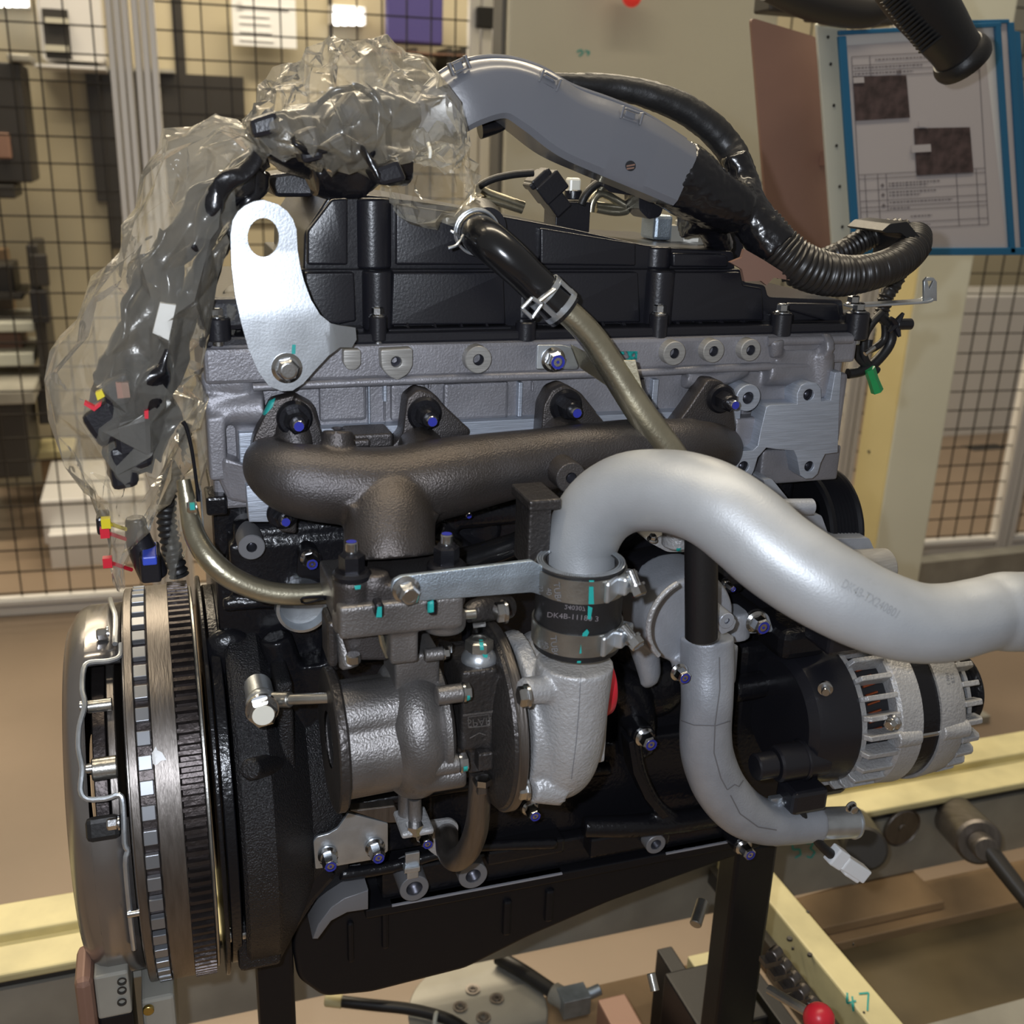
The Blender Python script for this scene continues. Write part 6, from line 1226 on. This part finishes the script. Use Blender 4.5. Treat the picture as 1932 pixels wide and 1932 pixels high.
for P, mt in (([(288, 628), (302, 572), (332, 576), (318, 642)], 'white'), ([(180, 742), (192, 736), (198, 748), (184, 756)], 'yellow'), ([(160, 758), (178, 768), (192, 758), (190, 766), (178, 776), (158, 764)], 'red'), ([(218, 722), (242, 722), (246, 750), (222, 752)], 'rust'), ([(272, 776), (280, 774), (280, 790), (273, 790)], 'red')):
    m = M(); m.prism([V(x, y, -.045) for x, y in P], Y_*.006); obj('label_tag' if mt == 'white' else 'wire_seal', m, mt, he, smooth=0)
for P in ([(190, 730), (240, 700), (250, 760), (200, 775)], [(150, 790), (210, 750), (240, 820), (190, 850)], [(210, 800), (285, 780), (290, 880), (225, 905)], [(200, 850), (262, 840), (262, 920), (212, 930)]):
    m = M(); m.prism([V(x, y, -.042) for x, y in P], Y_*.04); obj('plug_housing', m, 'cover', he, smooth=0, bevel=.004)
# second branch hanging outside the bag
h2 = empty('loose_connector_branch', V(280, 1040, .0), 'black connectors with small yellow, red and blue seals hanging under the plastic bag', 'connector')
m = M(); m.tube([T(255, 975, .0, 18), T(262, 1020, .0, 24), T(280, 1060, .0, 28), T(292, 1090, .0, 26)], seg=16, n=4); pbox(m, 262, 1050, 306, 1100, -.02, .03); obj('plug_housing', m, 'cover', h2, bevel=.003)
m = M(); pbox(m, 268, 1052, 297, 1066, -.024, .03); obj('blue_band', m, 'bluep', h2, smooth=0, bevel=.001)
for x, y, mt in ((200, 986, 'yellow'), (198, 1004, 'red'), (203, 1060, 'red')):
    q = V(x, y, -.02); m = M(); m.box(q, (.006, .006, .007)); m.tube([(q, .0015), (V(x+45, y+15, .0), .0015)], seg=6); obj('wire_seal', m, mt, h2, smooth=0)
m = M(); pbox(m, 180, 978, 208, 1010, -.018, .02); obj('small_plug', m, 'cover', h2, smooth=0, bevel=.002)
conduit('brown_sleeve', [(352, 800, .03, 12), (335, 860, .03, 14), (318, 920, .03, 16), (314, 980, .03, 17), (325, 1040, .03, 17), (338, 1085, .03, 17)], 8, .005, .0008, 'rubber', h2, 20)
# the bag itself: crumpled tube of film round the bundle
bg = empty('plastic_bag', V(420, 500, .0), 'crumpled clear plastic bag pulled over the harness and tied at the grey duct mouth', 'bag')
def bagtube(name, stn, amp, seed, seg=30, n=4):
    P = cr([(T(*p[:4])[0], T(*p[:4])[1], p[4]) for p in stn], n); m = M(); rings = []; rg = random.Random(int(seed*10))
    for i, (c, r, dy) in enumerate(P):
        a = P[max(i-1, 0)][0]; b = P[min(i+1, len(P)-1)][0]; t = (b-a).normalized(); u = (Y_-t*Y_.dot(t)).normalized(); v = t.cross(u); R_ = []; f = min(1, r/.025)
        for k in range(seg):
            th = 2*math.pi*(k+(i % 2)*.5+rg.uniform(-.28, .28))/seg; q = c+u*(dy*math.cos(th))+v*(r*math.sin(th)); nn = (u*math.cos(th)+v*math.sin(th))
            big = noise.noise(q*14+Vector((seed, 0, 0)))
            R_.append(q+nn*f*(amp*1.3*big+amp*rg.uniform(-.8, .55))+t*rg.uniform(-.25, .25)*(b-a).length)
        rings.append(R_)
    vs = [q for R_ in rings for q in R_]; tr_ = []
    for i in range(len(rings)-1):
        for k in range(seg):
            a, b, c, d = i*seg+k, i*seg+(k+1) % seg, (i+1)*seg+(k+1) % seg, (i+1)*seg+k
            tr_ += [(a, b, d), (b, c, d)] if (rg.random() < .5) else [(a, b, c), (a, c, d)]
    m.add(vs, tr_); return obj(name, m, 'bag', bg, smooth=14)
bagtube('lower_film', [(500, 300, .0, 24, .02), (470, 285, 0, 48, .035), (430, 275, 0, 70, .042), (392, 320, 0, 84, .045), (355, 390, 0, 88, .045), (322, 465, 0, 92, .046), (290, 550, 0, 104, .05), (250, 640, 0, 122, .052), (232, 730, 0, 140, .052), (232, 820, 0, 116, .046), (244, 900, 0, 84, .038), (240, 970, 0, 52, .028), (228, 1030, 0, 26, .015), (220, 1072, -.01, 13, .008), (228, 1112, -.02, 7, .005)], .0085, 3.1, 20, 2)
bagtube('upper_film', [(500, 290, .0, 34, .025), (520, 245, 0, 66, .04), (570, 222, .0, 92, .05), (640, 212, 0, 118, .055), (710, 205, 0, 124, .055), (770, 215, .0, 96, .05), (800, 245, .01, 60, .045), (815, 280, .02, 24, .03)], .0085, 9.4, 24, 4)
bagtube('skirt_film', [(812, 285, .0, 16, .012), (820, 296, .0, 50, .026), (818, 315, .02, 84, .032), (812, 340, .04, 92, .032), (806, 362, .05, 88, .03)], .008, 5.2, 26, 3)
bagtube('side_film', [(440, 560, .02, 20, .02), (420, 640, .03, 30, .02), (395, 740, .035, 34, .02), (370, 840, .04, 32, .02), (350, 920, .04, 26, .02), (330, 1000, .04, 24, .02), (322, 1085, .04, 22, .02)], .006, 7.7, 12, 3)
m = M(); m.tube([T(808, 270, -.03, 3.5), T(812, 285, -.035, 3.5), T(811, 298, -.035, 3)], seg=8, n=3); m.torus(V(813, 285, .02), V(820, 300, 0)-V(806, 270, 0), .012, .0012, 24, 6); obj('tie', m, 'clearw', bg)
